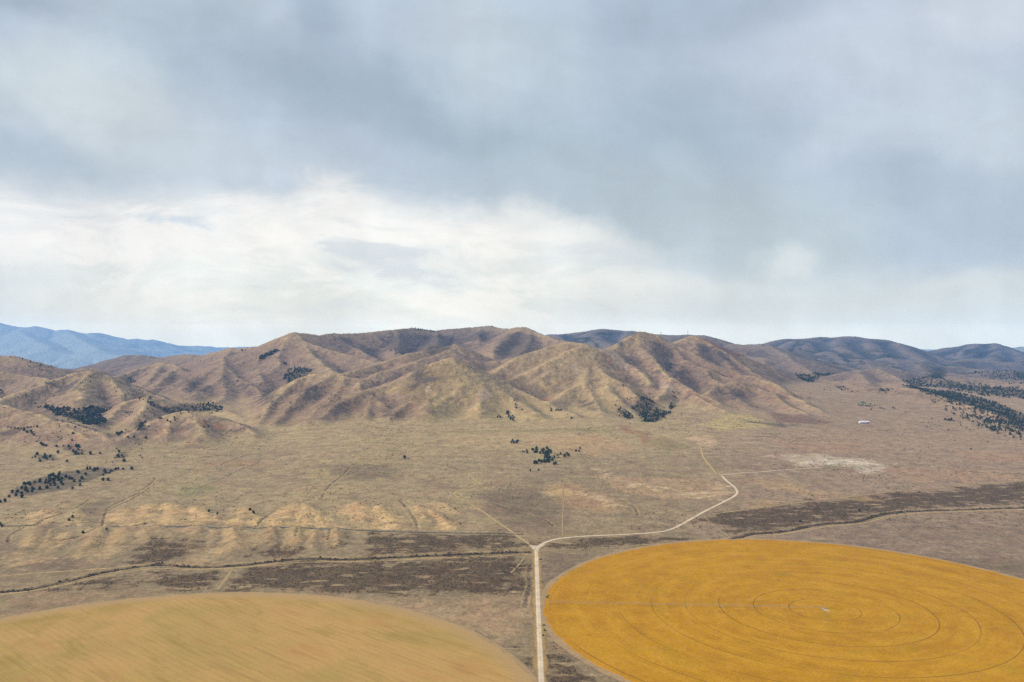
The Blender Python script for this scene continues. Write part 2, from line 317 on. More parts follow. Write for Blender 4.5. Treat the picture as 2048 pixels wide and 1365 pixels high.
 (.25,.8,[(1760,722,7200),(1800,731,6800),(1840,741,6300)]), (.25,.8,[(1560,713,6400),(1580,732,5800)]), (.25,.8,[(1640,725,6500),(1690,733,6100),(1720,742,5800)]), (.22,.8,[(1600,778,4650),(1640,785,4400),(1680,797,4100)]), (.2,.8,[(1900,752,5300),(1960,757,5200),(2040,768,4900)]),
 # low rises on the plain
 (.10,.3,[(1080,868,2900),(1130,856,2980),(1180,842,3080),(1215,840,3080),(1250,852,3000),(1290,870,2860),(1330,885,2740),(1380,895,2650)]),
 (.12,.3,[(850,868,3000),(870,862,3030),(900,858,3060),(930,862,3030)]),
]
def grid_terrain(x0, x1, y0, y1, st, rids, seed):
    nx = int((x1 - x0) / st) + 1; ny = int((y1 - y0) / st) + 1
    xs = (x0 + st * np.arange(nx)).astype(np.float32); ys = (y0 + st * np.arange(ny)).astype(np.float32)
    X, Y = np.meshgrid(xs, ys)
    base = base_height(X, Y).astype(np.float32)
    wx = X + 11 * fbm(X, Y, 330, 3, .5, 3 + seed); wy = Y + 11 * fbm(X, Y, 330, 3, .5, 11 + seed)
    Hh = base - 400.0; CR = np.zeros_like(base)
    for ri, (s, ga, pts) in enumerate(rids):
        if ga < .9 and s > .46: s *= .84                # side spurs are gentler than the main crests
        pw = [P(*p) for p in pts]
        R = max(p[2] + 60 for p in pw) / s * 1.15 + 200
        ax0 = min(p[0] for p in pw) - R; ax1 = max(p[0] for p in pw) + R
        ay0 = min(p[1] for p in pw) - R; ay1 = max(p[1] for p in pw) + R
        i0, i1 = np.searchsorted(xs, [ax0, ax1]); j0, j1 = np.searchsorted(ys, [ay0, ay1])
        if i1 - i0 < 2 or j1 - j0 < 2: continue
        gx = wx[j0:j1, i0:i1]; gy = wy[j0:j1, i0:i1]
        best = np.full(gx.shape, -1e9, np.float32); bt = np.zeros_like(best); bd = np.zeros_like(best); L = 0.0
        for a, b in zip(pw[:-1], pw[1:]):
            dx, dy = b[0] - a[0], b[1] - a[1]; ll = math.hypot(dx, dy) + 1e-6
            t = np.clip(((gx - a[0]) * dx + (gy - a[1]) * dy) / (ll * ll), 0, 1)
            ex = gx - (a[0] + t * dx); ey = gy - (a[1] + t * dy)
            d = np.sqrt(ex * ex + ey * ey)
            rr = 11.0 if st < 20 else 30.0
            z = a[2] + t * (b[2] - a[2]) - s * (np.sqrt(d * d + rr * rr) - rr)
            m = z > best
            side = np.sign(dx * ey - dy * ex)
            best = np.where(m, z, best); bt = np.where(m, (L + t * ll) * 1.0 + side * 4000, bt); bd = np.where(m, d, bd)
            L += ll
        # ravines running down the flanks
        lam = 130.0 if st < 20 else 420.0
        rn = 1 - np.abs(pnoise(bt / lam + ri * 3.7, bd / (lam * 5) + ri)) * 1.9
        rn2 = 1 - np.abs(pnoise(bt / lam * 2.3 + ri * 1.3, bd / (lam * 3) - ri)) * 1.9
        amp = np.minimum(bd * 0.13, 14.0 if st < 20 else 75.0) * ga * .45 * (.55 + .8 * np.clip(.5 + fbm(gx, gy, 500, 2, .5, 31), 0, 1))
        amp = amp * (1.0 if st < 20 else 2.4)
        best = best - amp * (np.clip(rn, 0, 1) ** 2 * 0.85 + np.clip(rn2, 0, 1) ** 2 * 0.3)
        CR[j0:j1, i0:i1] = np.where(best > Hh[j0:j1, i0:i1], np.exp(-(bd / 11.0) ** 2), CR[j0:j1, i0:i1])
        Hh[j0:j1, i0:i1] = smax(Hh[j0:j1, i0:i1], best, 16.0 if st < 20 else 12.0)
    low = Hh < base
    Hh = smax(Hh, base, 15.0 if st < 20 else 30.0)
    rel = np.clip((Hh - base) / 60.0, 0, 1)
    k = 1.0 if st < 20 else 4.5
    Hh += rel * (4.6 * k * fbm(X, Y, 150 * k, 5, .58, 5 + seed)) + (1 - rel) * 0.8 * fbm(X, Y, 160, 3, .5, 6)
    return xs, ys, Hh, base, CR
def erode(Hh, st, n, steps, seed, cap=0.35):
    """rain drops run downhill, cut the ravines and drop silt where the slope eases"""
    rng = np.random.RandomState(seed); ny, nx = Hh.shape
    Hh = Hh.copy()
    for b in range(n):
        m = 60000
        px = rng.rand(m) * (nx - 4) + 2; py = rng.rand(m) * (ny - 4) + 2
        vx = np.zeros(m); vy = np.zeros(m); sed = np.zeros(m); alive = np.ones(m, bool); flat = Hh.ravel()
        for s in range(steps):
            ix = px.astype(int); iy = py.astype(int); fx = px - ix; fy = py - iy; k = iy * nx + ix
            a = flat[k]; bb = flat[k + 1]; c = flat[k + nx]; d = flat[k + nx + 1]
            gx = (bb - a) * (1 - fy) + (d - c) * fy; gy = (c - a) * (1 - fx) + (d - bb) * fx
            vx = vx * 0.35 - gx; vy = vy * 0.35 - gy
            ln = np.sqrt(vx * vx + vy * vy) + 1e-6
            vx /= ln; vy /= ln
            slope = np.sqrt(gx * gx + gy * gy)
            want = np.minimum(slope * 0.09, 0.5)
            dz = np.where(want > sed, (want - sed) * 0.16, (want - sed) * 0.10) * alive
            w = np.stack([(1 - fx) * (1 - fy), fx * (1 - fy), (1 - fx) * fy, fx * fy])
            kk = np.stack([k, k + 1, k + nx, k + nx + 1])
            flat -= np.bincount(kk.ravel(), (w * dz).ravel(), minlength=flat.size).astype(flat.dtype)
            sed += dz
            px = px + vx; py = py + vy
            out = (px < 2) | (py < 2) | (px > nx - 3) | (py > ny - 3)
            alive &= ~out; px = np.clip(px, 2, nx - 3); py = np.clip(py, 2, ny - 3)
        Hh = flat.reshape(ny, nx)
    return Hh
def blur(A, n=1):
    for _ in range(n):
        B = A.copy()
        B[1:-1] = (A[:-2] + 2 * A[1:-1] + A[2:]) / 4; A = B.copy()
        A[:, 1:-1] = (B[:, :-2] + 2 * B[:, 1:-1] + B[:, 2:]) / 4
    return A
NEAR = [r for r in RIDGES if min(p[2] for p in r[2]) < 6600]
FAR = RIDGES
nxs, nys, nH, nB, nCR = grid_terrain(-4400, 4400, 2250, 7600, 9.0, NEAR, 0)
fxs, fys, fH, fB, fCR = grid_terrain(-21000, 13000, 3000, 36000, 45.0, FAR, 2)
H0 = nH.copy()
nH = erode(nH, 9.0, 4, 40, 5)
nH = H0 + 0.7 * blur(nH - H0, 1)
fH = blur(erode(fH / 5.0, 45.0, 5, 40, 9) * 5.0, 1)
def bilerp(xs, ys, A, x, y):
    i = np.clip((x - xs[0]) / (xs[1] - xs[0]), 0, len(xs) - 1.001); j = np.clip((y - ys[0]) / (ys[1] - ys[0]), 0, len(ys) - 1.001)
    ii = i.astype(int); jj = j.astype(int); fi = i - ii; fj = j - jj
    return (A[jj, ii] * (1 - fi) + A[jj, ii + 1] * fi) * (1 - fj) + (A[jj + 1, ii] * (1 - fi) + A[jj + 1, ii + 1] * fi) * fj
def edge_w(xs, ys, x, y, m):
    d = np.minimum(np.minimum(x - xs[0], xs[-1] - x), np.minimum(y - ys[0], ys[-1] - y))
    return sstep(0, m, d)
def height0(x, y):
    b = base_height(x, y) + 0.8 * fbm(x, y, 160, 3, .5, 6) * sstep(1500, 1900, y)
    wf = edge_w(fxs, fys, x, y, 1500); h = b * (1 - wf) + bilerp(fxs, fys, fH, x, y) * wf
    wn = edge_w(nxs, nys, x, y, 500)
    return h * (1 - wn) + bilerp(nxs, nys, nH, x, y) * wn

# ------------------------------------------------------------------ ground sheet (rings of ever wider spacing round the drone)
def radii():
    segs = [(5, 300, 40), (300, 850, 12), (850, 1450, 2.8), (1450, 2400, 4.2), (2400, 5200, 6.5), (5200, 7500, 12), (7500, 13000, 26), (13000, 33500, 130)]
    r = []
    for a, b, s in segs: r.append(np.arange(a, b, s))
    return np.concatenate(r + [np.array([34500.])])
def angles():
    d = np.arange(-34.0, 34.0001, 0.062); l = np.arange(34.5, 326, 3.0)
    return np.radians(np.concatenate([d, l]))
RR, AA = radii(), angles()
NR, NA = len(RR), len(AA)
GX = (RR[:, None] * np.sin(AA)[None]).astype(np.float64); GY = (RR[:, None] * np.cos(AA)[None]).astype(np.float64)
GZ = height0(GX.astype(np.float32), GY.astype(np.float32)).astype(np.float64)
DR = sstep(1500, 1750, GY)
def ground_z(x, y):
    x = np.asarray(x, float); y = np.asarray(y, float)
    r = np.hypot(x, y); a = np.arctan2(x, y)
    a = np.where(a < AA[0], a + 2 * np.pi, a)
    i = np.clip(np.searchsorted(RR, r) - 1, 0, NR - 2); j = np.clip(np.searchsorted(AA, a) - 1, 0, NA - 2)
    fi = np.clip((r - RR[i]) / (RR[i + 1] - RR[i]), 0, 1); fj = np.clip((a - AA[j]) / (AA[j + 1] - AA[j]), 0, 1)
    return (GZ[i, j] * (1 - fj) + GZ[i, j + 1] * fj) * (1 - fi) + (GZ[i + 1, j] * (1 - fj) + GZ[i + 1, j + 1] * fj) * fi
_ry = np.concatenate([np.arange(700, 8000, 6.0), np.arange(8000, 33000, 60.0)])
def hit(u, v):
    """the point of the ground that lies in this direction from the drone"""
    x = (u - CU) / FPX * _ry; z = CAMZ - (v - CV) / FPX * _ry
    g = ground_z(x, _ry); k = np.argmax(g >= z)
    if g[k] < z[k]: return None
    if k > 0:
        d0 = z[k - 1] - g[k - 1]; d1 = z[k] - g[k]; t = d0 / (d0 - d1 + 1e-9)
    else: t = 0
    yy = _ry[k - 1] + t * (_ry[k] - _ry[k - 1]) if k else _ry[0]
    return ((u - CU) / FPX * yy, yy)
def hits(pts):
    return [q for q in (hit(*p) for p in pts) if q is not None]
#@@PART2
# ------------------------------------------------------------------ washes cut into the plain
def poly_world(pts, step=12.0):
    q = hits(pts)
    out = [q[0]]
    for a, b in zip(q[:-1], q[1:]):
        n = max(1, int(math.hypot(b[0]-a[0], b[1]-a[1]) / step))
        for k in range(1, n + 1): out.append((a[0] + (b[0]-a[0]) * k / n, a[1] + (b[1]-a[1]) * k / n))
    o = np.array(out)
    for _ in range(3):
        if len(o) > 3: o[1:-1] = (o[:-2] + 2 * o[1:-1] + o[2:]) / 4
    return o
def line_dist(x, y, L):
    d = np.full(x.shape, 1e9)
    for a, b in zip(L[:-1], L[1:]):
        dx, dy = b - a; ll = dx*dx + dy*dy + 1e-9
        m = (np.abs(x - (a[0]+b[0])/2) < abs(dx)/2 + 45) & (np.abs(y - (a[1]+b[1])/2) < abs(dy)/2 + 45)
        if not m.any(): continue
        xm, ym = x[m], y[m]
        t = np.clip(((xm-a[0])*dx + (ym-a[1])*dy) / ll, 0, 1)
        d[m] = np.minimum(d[m], np.hypot(xm - a[0] - t*dx, ym - a[1] - t*dy))
    return d
CREEK = poly_world([(-40,1187),(0,1184),(60,1180),(120,1166),(200,1146),(245,1138),(300,1130),(330,1129),(380,1134),(420,1135),(470,1132),(540,1124),(600,1117),(625,1116),(680,1120),(760,1116),(900,1110),(1000,1106),(1062,1104)])
WASH = poly_world([(1465,1079),(1475,1076),(1492,1070),(1512,1066),(1533,1067),(1564,1064),(1595,1058),(1625,1051),(1656,1047),(1700,1046),(1710,1045),(1735,1037),(1764,1029),(1805,1024),(1843,1022),(1938,1019),(2048,1016),(2120,1014)])
DITCHES = [poly_world(p) for p in [
    [(-30,1050),(10,1052),(55,1053),(75,1051)], [(185,1054),(202,1057),(222,1053),(239,1054),(253,1057),(275,1053),(290,1050)],
    [(321,1054),(342,1057),(383,1053),(403,1054),(434,1059),(455,1054),(480,1057),(506,1059),(537,1055),(574,1057),(603,1056),(632,1059),(665,1059),(700,1061),(753,1063),(828,1065),(910,1066),(999,1067),(1043,1069)]]]
DRAINS = [poly_world(p) for p in [
    [(178,999),(147,1020),(110,1033),(85,1042),(72,1051)], [(310,955),(308,962),(273,989),(239,1003),(212,1018),(207,1040),(203,1056)], [(300,975),(262,1000),(235,1012),(215,1022)],
    [(203,1057),(160,1075),(120,1085)], [(15,1085),(18,1070),(50,1055)], [(620,1000),(560,1015),(530,1035),(510,1057)], [(506,907),(461,921),(430,935)], [(520,925),(478,941),(437,962),(400,975)],
    [(985,1008),(1000,1013),(1027,1025),(1068,1033),(1096,1042),(1105,1052)], [(700,935),(685,950),(655,975),(640,1000)], [(800,1000),(830,1040),(836,1060)], [(860,925),(905,935),(935,947)],
    [(595,1057),(590,1078)], [(660,1060),(655,1082)], [(1062,1130),(1056,1150),(1062,1170),(1052,1195),(1050,1215)], [(1700,905),(1750,920),(1800,935)], [(1240,1000),(1270,1015),(1275,1030)]]]
def carve(L, w, depth):
    m = (GX > L[:,0].min()-30) & (GX < L[:,0].max()+30) & (GY > L[:,1].min()-30) & (GY < L[:,1].max()+30)
    d = line_dist(GX[m], GY[m], L)
    GZ[m] -= depth * (1 - sstep(w * 0.35, w, d))
    GZ[m] += depth * 0.18 * np.exp(-((d - w * 1.35) / (w * 0.35)) ** 2)
carve(CREEK, 8, 2.4); carve(WASH, 8, 2.4)
for L in DRAINS: carve(L, 5, .7)
for L in DITCHES: carve(L, 6, .7)

def spur(p, q, h, w):
    a, b = hit(*p), hit(*q)
    if a is None or b is None: return
    m = (GX > min(a[0], b[0]) - 90) & (GX < max(a[0], b[0]) + 90) & (GY > min(a[1], b[1]) - 90) & (GY < max(a[1], b[1]) + 90)
    X_, Y_ = GX[m], GY[m]; dx, dy = b[0]-a[0], b[1]-a[1]
    X_ = X_ + 9 * fbm(X_, Y_, 45, 3, .5, 81); Y_ = Y_ + 9 * fbm(X_, Y_, 45, 3, .5, 83)
    t = ((X_-a[0])*dx + (Y_-a[1])*dy) / (dx*dx+dy*dy); tc = np.clip(t, 0, 1)
    d = np.hypot(X_-a[0]-tc*dx, Y_-a[1]-tc*dy); hh = h * (1 - .35 * tc)
    MND[m] = np.maximum(MND[m], hh * np.exp(-(d / w) ** 1.6))
MND = np.zeros_like(GZ)
for p, q, h, w in [((255,1022),(235,1046),7,28),((300,1014),(300,1046),8,30),((345,1012),(352,1048),9,30),((395,1020),(412,1046),8,26),((432,1036),(436,1048),5,18),((494,1018),(474,1048),8,22),((520,1040),(522,1050),4,14),
                   ((592,1011),(560,1050),9,26),((610,1013),(610,1050),9,26),((632,1030),(655,1052),7,20),((715,1012),(735,1054),9,26),((760,1018),(790,1056),8,22),((835,1016),(862,1056),8,20),((865,1026),(905,1058),7,18),((885,1010),(908,1026),5,14),
                   ((100,1022),(70,1044),6,24),((155,1022),(140,1048),5,16),
                   ((75,1060),(55,1106),8,22),((105,1062),(88,1100),6,16),((200,1062),(160,1112),9,24),((250,1062),(222,1100),8,22),((300,1060),(290,1086),7,22),((395,1060),(385,1098),8,24),((350,1072),(335,1095),4,18),((470,1062),(462,1106),9,22),((545,1062),(540,1100),8,18),
                   ((592,1062),(588,1100),8,18),((628,1064),(628,1096),8,16),((670,1064),(672,1094),8,17),((425,1064),(430,1100),6,14),((140,1070),(115,1100),5,16),((1160,985),(1235,1015),4,26),((1290,970),(1340,992),4,26),((1380,975),(1420,990),3,22),((960,1000),(1060,1046),4,22)]: spur(p, q, h, w)
GZ += MND * .85
_rel0 = sstep(8, 40, GZ - base_height(GX, GY)) * (GY > 2400) * (GY < 7000)
GZ += _rel0 * (1.5 * fbm(GX, GY, 48, 4, .6, 91) - 2.6 * np.clip(1 - np.abs(fbm(GX, GY, 70, 3, .55, 93)) * 5, 0, 1))
MND_N = np.clip(MND / 8.0, 0, 1)

# ------------------------------------------------------------------ what grows and lies on the ground: colours of soil and grass, with far haze and relief light painted in
FAC = np.array([1.19, 1.36, 1.60])
def kol(r, g, b): return np.array(srgb(r, g, b)[:3]) / FAC
x, y = GX.astype(np.float32), GY.astype(np.float32)
BH = base_height(x, y); REL = GZ - BH
def lerp(a, b, t): return a + (b - a) * t[..., None]
hill = sstep(3, 25, REL) * (y > 2300)
n_big = fbm(x, y, 900, 3, .5, 1); n_mid = fbm(x, y, 260, 4, .55, 2); n_sm = fbm(x, y, 60, 4, .6, 3); n_fine = fbm(x, y, 14, 3, .6, 4)
# streaks that follow the fall of the land
n_str = fbm(x * 0.35 + y * 0.10, y + x * 0.06, 42, 4, .6, 8)
n_str2 = fbm(x * 0.30, y, 17, 3, .6, 9)
az = x / np.maximum(y, 1)
COL = np.zeros(GX.shape + (3,)); COL[:] = kol(160,146,117)
COL = lerp(COL, kol(168,155,118), sstep(-.1, .5, n_mid) * .7)
COL = lerp(COL, kol(138,125,104), sstep(0.0, .6, n_big) * .55)
COL = lerp(COL, kol(142,128,104), sstep(1900, 1500, y) * .65)
COL = lerp(COL, kol(180,164,126), sstep(2300, 2900, y) * .6)
COL = lerp(COL, kol(157,138,122), sstep(0.17, 0.33, az + .05 * n_mid) * .75 * (y > 1500))
COL = lerp(COL, kol(133,118,104), sstep(0.22, 0.40, az) * sstep(2100, 1700, y) * .6)
COL = lerp(COL, kol(120,106,88), sstep(.15, .8, n_str) * .40)
COL = lerp(COL, kol(186,168,134), sstep(.30, .9, -n_str2) * .35 * (1 - hill))
# hills: paler on spurs and crests, darker brown in the hollows, stony patches
hc = np.zeros_like(COL); hc[:] = kol(156,137,117)
hc = lerp(hc, kol(160,138,120), sstep(-.2, .6, n_big) * .6)
hc = lerp(hc, kol(166,154,116), sstep(-.12, .05, az) * sstep(.26, .12, az) * sstep(-.4, .5, n_mid) * .55)
hc = lerp(hc, kol(124,108,94), sstep(.05, .7, n_mid + .4 * n_sm) * .6)
hc = lerp(hc, kol(150,112,88), sstep(.55, .95, fbm(x, y, 180, 3, .5, 21)) * .5)
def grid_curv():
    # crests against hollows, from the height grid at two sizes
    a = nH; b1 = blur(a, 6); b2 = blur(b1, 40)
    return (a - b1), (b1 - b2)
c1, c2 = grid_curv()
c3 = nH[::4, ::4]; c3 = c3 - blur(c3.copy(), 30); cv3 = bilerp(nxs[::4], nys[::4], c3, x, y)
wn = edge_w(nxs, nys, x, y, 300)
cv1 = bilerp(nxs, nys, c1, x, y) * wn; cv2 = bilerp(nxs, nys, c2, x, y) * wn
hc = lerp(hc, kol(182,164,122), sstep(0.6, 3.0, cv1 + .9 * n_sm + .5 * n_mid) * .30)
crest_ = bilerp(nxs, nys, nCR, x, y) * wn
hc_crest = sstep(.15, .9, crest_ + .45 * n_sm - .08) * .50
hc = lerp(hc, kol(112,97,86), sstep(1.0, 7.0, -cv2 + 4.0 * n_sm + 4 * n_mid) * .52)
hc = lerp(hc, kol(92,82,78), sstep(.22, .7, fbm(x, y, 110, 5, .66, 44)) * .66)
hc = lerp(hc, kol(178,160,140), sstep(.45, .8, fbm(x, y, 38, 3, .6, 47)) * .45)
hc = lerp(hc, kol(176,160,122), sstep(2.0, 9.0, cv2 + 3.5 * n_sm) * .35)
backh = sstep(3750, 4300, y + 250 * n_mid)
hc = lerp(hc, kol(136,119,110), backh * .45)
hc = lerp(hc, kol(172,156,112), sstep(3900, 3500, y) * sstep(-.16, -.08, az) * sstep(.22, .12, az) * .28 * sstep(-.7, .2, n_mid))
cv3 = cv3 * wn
hc = lerp(hc, kol(112,98,92), sstep(2.0, 26.0, -cv3 + 7 * n_mid + 5 * n_sm) * .60)  # broad hollows darkened to set the ridges apart
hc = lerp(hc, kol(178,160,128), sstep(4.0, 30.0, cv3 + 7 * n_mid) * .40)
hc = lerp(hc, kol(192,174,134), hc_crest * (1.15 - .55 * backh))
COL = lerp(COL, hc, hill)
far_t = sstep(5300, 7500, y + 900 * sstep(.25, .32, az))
COL = lerp(COL, kol(92,96,110), far_t * .88)  # distant forest tone with blue haze painted into it
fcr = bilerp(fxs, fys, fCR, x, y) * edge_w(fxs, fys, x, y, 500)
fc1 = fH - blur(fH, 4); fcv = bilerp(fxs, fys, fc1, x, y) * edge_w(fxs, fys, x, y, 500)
COL = lerp(COL, kol(134,126,124), far_t * sstep(.5, 6.0, fcv + 3.0 * n_mid) * .6)  # far crests lightened: relief light put into the colour
COL = lerp(COL, kol(62,68,80), far_t * sstep(1.5, 6.0, -fcv + 4.0 * n_mid) * .7)  # far hollows darkened: relief shade put into the colour
COL = lerp(COL, kol(172,190,198), sstep(16000, 19000, np.hypot(x, y)))  # farthest range paled, distance haze painted into its colour
COL = lerp(COL, kol(60,66,64), sstep(.25, .6, fbm(x, y, 420, 5, .6, 71)) * .6 * sstep(5000, 7000, y) * (np.hypot(x, y) < 16000))
BR = 0.10 + 0.25 * sstep(.1, .8, n_mid) + 0.25 * hill * sstep(-.1, .6, n_sm)     # share of ground under low brush
def paint(pts, c, k=1.0, edge=18.0, rough=.8, brush=None, streak=0.0, pos=0.35):
    q = hits(pts)
    if len(q) < 3: return
    q = np.array(q); x0, y0 = q.min(0) - edge * 2.5; x1, y1 = q.max(0) + edge * 2.5
    m = (GX > x0) & (GX < x1) & (GY > y0) & (GY < y1)
    xm, ym = GX[m], GY[m]
    ins = np.zeros(xm.shape, bool); d = np.full(xm.shape, 1e9)
    for (ax, ay), (bx, by) in zip(q, np.roll(q, -1, 0)):
        c_ = ((ay > ym) != (by > ym)) & (xm < (bx - ax) * (ym - ay) / (by - ay + 1e-12) + ax); ins ^= c_
        dx, dy = bx - ax, by - ay; t = np.clip(((xm-ax)*dx + (ym-ay)*dy) / (dx*dx+dy*dy+1e-9), 0, 1)
        d = np.minimum(d, np.hypot(xm-ax-t*dx, ym-ay-t*dy))
    sd_ = np.where(ins, d, -d) / edge
    w = sstep(-.6, .8, sd_ + rough * (n_sm[m] + .6 * n_fine[m] + streak * n_str[m])) * k
    if streak: w = w * sstep(-.5, .25, n_str2[m] + pos)
    COL[m] = lerp(COL[m], np.asarray(c), w)
    if brush is not None: BR[m] = BR[m] * (1 - w) + brush * w
SAGE = kol(90,74,54); TAN = kol(184,159,120); PALE = kol(178,158,122)
for p in [[(755,1066),(880,1069),(1000,1072),(1035,1077),(1052,1090),(1020,1099),(860,1105),(740,1111),(735,1095)],
          [(445,1178),(475,1142),(540,1131),(700,1126),(900,1116),(1045,1110),(1040,1135),(1010,1185),(960,1192),(800,1196),(700,1186),(560,1182)],
          [(300,1180),(330,1148),(440,1142),(445,1150),(420,1178)], [(130,1172),(200,1157),(268,1152),(262,1170),(235,1181)],
          [(248,1119),(290,1094),(300,1072),(350,1080),(392,1070),(402,1092),(370,1113),(335,1121)], [(478,1115),(500,1097),(560,1090),(612,1100),(600,1114)],
          [(45,1100),(70,1078),(85,1055),(100,1075),(78,1103)], [(655,1088),(668,1068),(690,1075),(690,1090)], [(180,1100),(190,1070),(208,1066),(200,1100)],
          [(1405,1033),(1560,1014),(1800,986),(2100,960),(2100,1002),(1900,1014),(1800,1022),(1735,1034),(1640,1046),(1560,1062),(1500,1066),(1450,1060)],
          [(1100,1086),(1200,1077),(1340,1072),(1400,1078),(1250,1092),(1120,1096)], [(1005,1120),(1062,1112),(1064,1180),(1010,1185)],
          [(1092,1300),(1120,1290),(1190,1340),(1260,1390),(1092,1390)], [(1005,1302),(1068,1304),(1068,1370)], [(520,1092),(545,1065),(560,1090)], [(600,1085),(612,1068),(622,1086)]]:
    paint(p, SAGE, .80, 24, 1.5, .8, .5, .55)
for p in [[(1700,1108),(1850,1112),(2100,1130),(2100,1165),(1900,1128)], [(940,985),(1060,975),(1120,1000),(1122,1062),(1000,1055)], [(640,930),(800,930),(800,960),(680,960)],
          [(0,1080),(0,1140),(160,1140),(130,1100)], [(150,1008),(215,1000),(205,1050),(165,1045)], [(1085,1110),(1190,1105),(1130,1170),(1090,1190)]]:
    paint(p, kol(116,103,88), .6, 30, 1.0, .4)
paint([(700,1208),(960,1202),(1060,1212),(1066,1292),(950,1265),(850,1235)], kol(168,148,118), .8, 25, 1.0, .3)
paint([(560,1196),(960,1192),(1060,1190),(1062,1215),(800,1215)], kol(158,138,112), .6, 20, 1.2, .3)
paint([(1090,1215),(1150,1300),(1120,1310),(1088,1290)], kol(165,142,112), .6, 12, 1.0, .5)
paint([(0,1195),(200,1180),(330,1183),(250,1196),(0,1238)], kol(150,130,104), .6, 20, .8, .2)
for p in [[(210,1045),(215,1028),(260,1017),(330,1009),(400,1018),(440,1033),(450,1046),(350,1052),(220,1050)], [(455,1050),(480,1018),(500,1013),(530,1040),(500,1054)],
          [(515,1052),(540,1030),(560,1014),(610,1009),(640,1028),(690,1055),(600,1054)], [(675,1015),(740,1007),(790,1022),(812,1048),(830,1060),(745,1059),(712,1045)],
          [(812,1008),(850,1012),(915,1048),(912,1062),(870,1060),(845,1030)], [(852,1007),(900,1008),(918,1030),(890,1028)], [(45,1036),(70,1026),(118,1018),(105,1045),(60,1050)], [(130,1045),(150,1020),(170,1030),(160,1052)]]:
    paint(p, TAN, .85, 14, .9, .15, .5, .30); paint(p, kol(205,182,140), .5, 9, 1.2, None, .8, -.10)
for p in [[(10,1120),(50,1078),(120,1062),(150,1075),(90,1125),(30,1135)], [(135,1118),(190,1064),(300,1058),(300,1080),(260,1095),(200,1128)], [(430,1110),(440,1064),(500,1062),(540,1080),(470,1100)],
          [(560,1095),(570,1064),(650,1062),(660,1085)], [(360,1130),(410,1095),(440,1110),(430,1128)], [(620,1100),(670,1066),(690,1082)], [(290,1060),(400,1060),(400,1072),(310,1070)]]:
    paint(p, PALE, .75, 16, 1.1, .35, .6, .25)
paint([(1095,985),(1110,967),(1150,967),(1240,1000),(1262,1020),(1180,1025),(1130,1012)], kol(170,142,110), .6, 14, .9, .2)
paint([(1085,985),(1100,970),(1130,972),(1140,990),(1110,1000)], kol(186,164,122), .7, 14, .9, .1)
paint([(1180,950),(1300,954),(1420,958),(1465,975),(1440,1000),(1330,1000),(1250,985)], kol(174,150,120), .65, 16, 1.0, .1)
for p in [[(1130,980),(1180,985),(1260,1015),(1240,1018)], [(1190,948),(1300,970),(1440,990),(1400,1000),(1260,975)], [(1165,930),(1190,932),(1222,946),(1205,952)], [(1400,985),(1440,965),(1470,985),(1430,1005)]]:
    paint(p, kol(196,180,148), .75, 9, 1.3, .05, 1.0, -.05)
for p in [[(1480,962),(1560,955),(1620,975),(1560,985)], [(1560,975),(1700,985),(1780,1005),(1640,1000)], [(1470,1000),(1560,995),(1600,1010),(1500,1015)]]:
    paint(p, kol(182,158,118), .6, 14, 1.2, .1, 1.0, .05)
paint([(1545,912),(1620,908),(1700,914),(1785,928),(1770,944),(1740,948),(1700,936),(1600,932)], kol(196,186,166), .65, 18, 1.3, .2)
paint([(1600,925),(1700,918),(1780,934),(1740,948),(1690,934)], kol(220,214,200), .85, 9, 1.4, .3, 1.2, -.05)
paint([(1640,930),(1700,928),(1765,932),(1740,938),(1660,936)], kol(120,116,84), .6, 6, 1.5, .4, 1.0, -.1)
paint([(1375,874),(1410,872),(1440,884),(1425,894),(1392,890)], kol(194,172,142), .8, 10, 1.3, .3)
paint([(1395,848),(1440,838),(1470,826),(1500,832),(1562,850),(1540,856),(1440,860)], kol(182,170,120), .85, 22, .6, .05)
paint([(850,868),(1000,856),(1200,862),(1250,880),(1100,900),(900,890)], kol(178,160,122), .6, 40, .8, .08)
paint([(880,862),(1180,855),(1180,862),(880,868)], kol(138,132,94), .5, 12, .5, .05)
paint([(1040,880),(1180,870),(1280,895),(1180,915),(1100,895)], kol(184,156,120), .5, 30, 1.0, .1)
paint([(1235,850),(1262,853),(1275,868),(1245,868)], kol(154,116,90), .55, 8, 1.2, .3)
paint([(1270,862),(1300,868),(1300,885),(1290,895)], kol(150,105,75), .5, 6, 1.6, .3)
paint([(1290,880),(1330,875),(1390,895),(1330,905)], kol(136,128,92), .6, 18, .8, .1)
paint([(1150,860),(1190,853),(1230,850),(1240,864),(1180,868)], kol(140,132,96), .5, 14, .8, .1)
paint([(1530,822),(1600,828),(1668,845),(1640,850),(1560,845)], kol(118,96,88), .7, 16, .9, .3)
paint([(1500,855),(1700,860),(1900,880),(1900,900),(1600,890)], kol(166,146,122), .5, 50, 1.0, .1)
for p in [[(1530,880),(1700,885),(1750,905),(1600,905)], [(1750,930),(2060,950),(2060,960),(1800,965)], [(1900,900),(2060,905),(2060,925),(1950,925)]]:
    paint(p, kol(172,142,116), .45, 40, 1.0, .1)
for p in [[(15,990),(45,968),(70,958),(130,944),(200,934),(240,938),(200,955),(130,980),(60,992)], [(120,895),(130,889),(160,889),(170,908),(150,911)], [(62,910),(110,910),(112,922),(85,921)], [(236,905),(256,903),(257,914),(240,917)], [(270,846),(292,845),(292,860),(272,862)]]:
    paint(p, kol(108,99,86), .8, 9, .7, .35)
paint([(345,985),(400,968),(440,970),(420,985),(370,998)], kol(128,132,88), .5, 25, .8, .2)
paint([(380,930),(450,920),(560,925),(520,935)], kol(168,132,104), .35, 30, .8, .1)
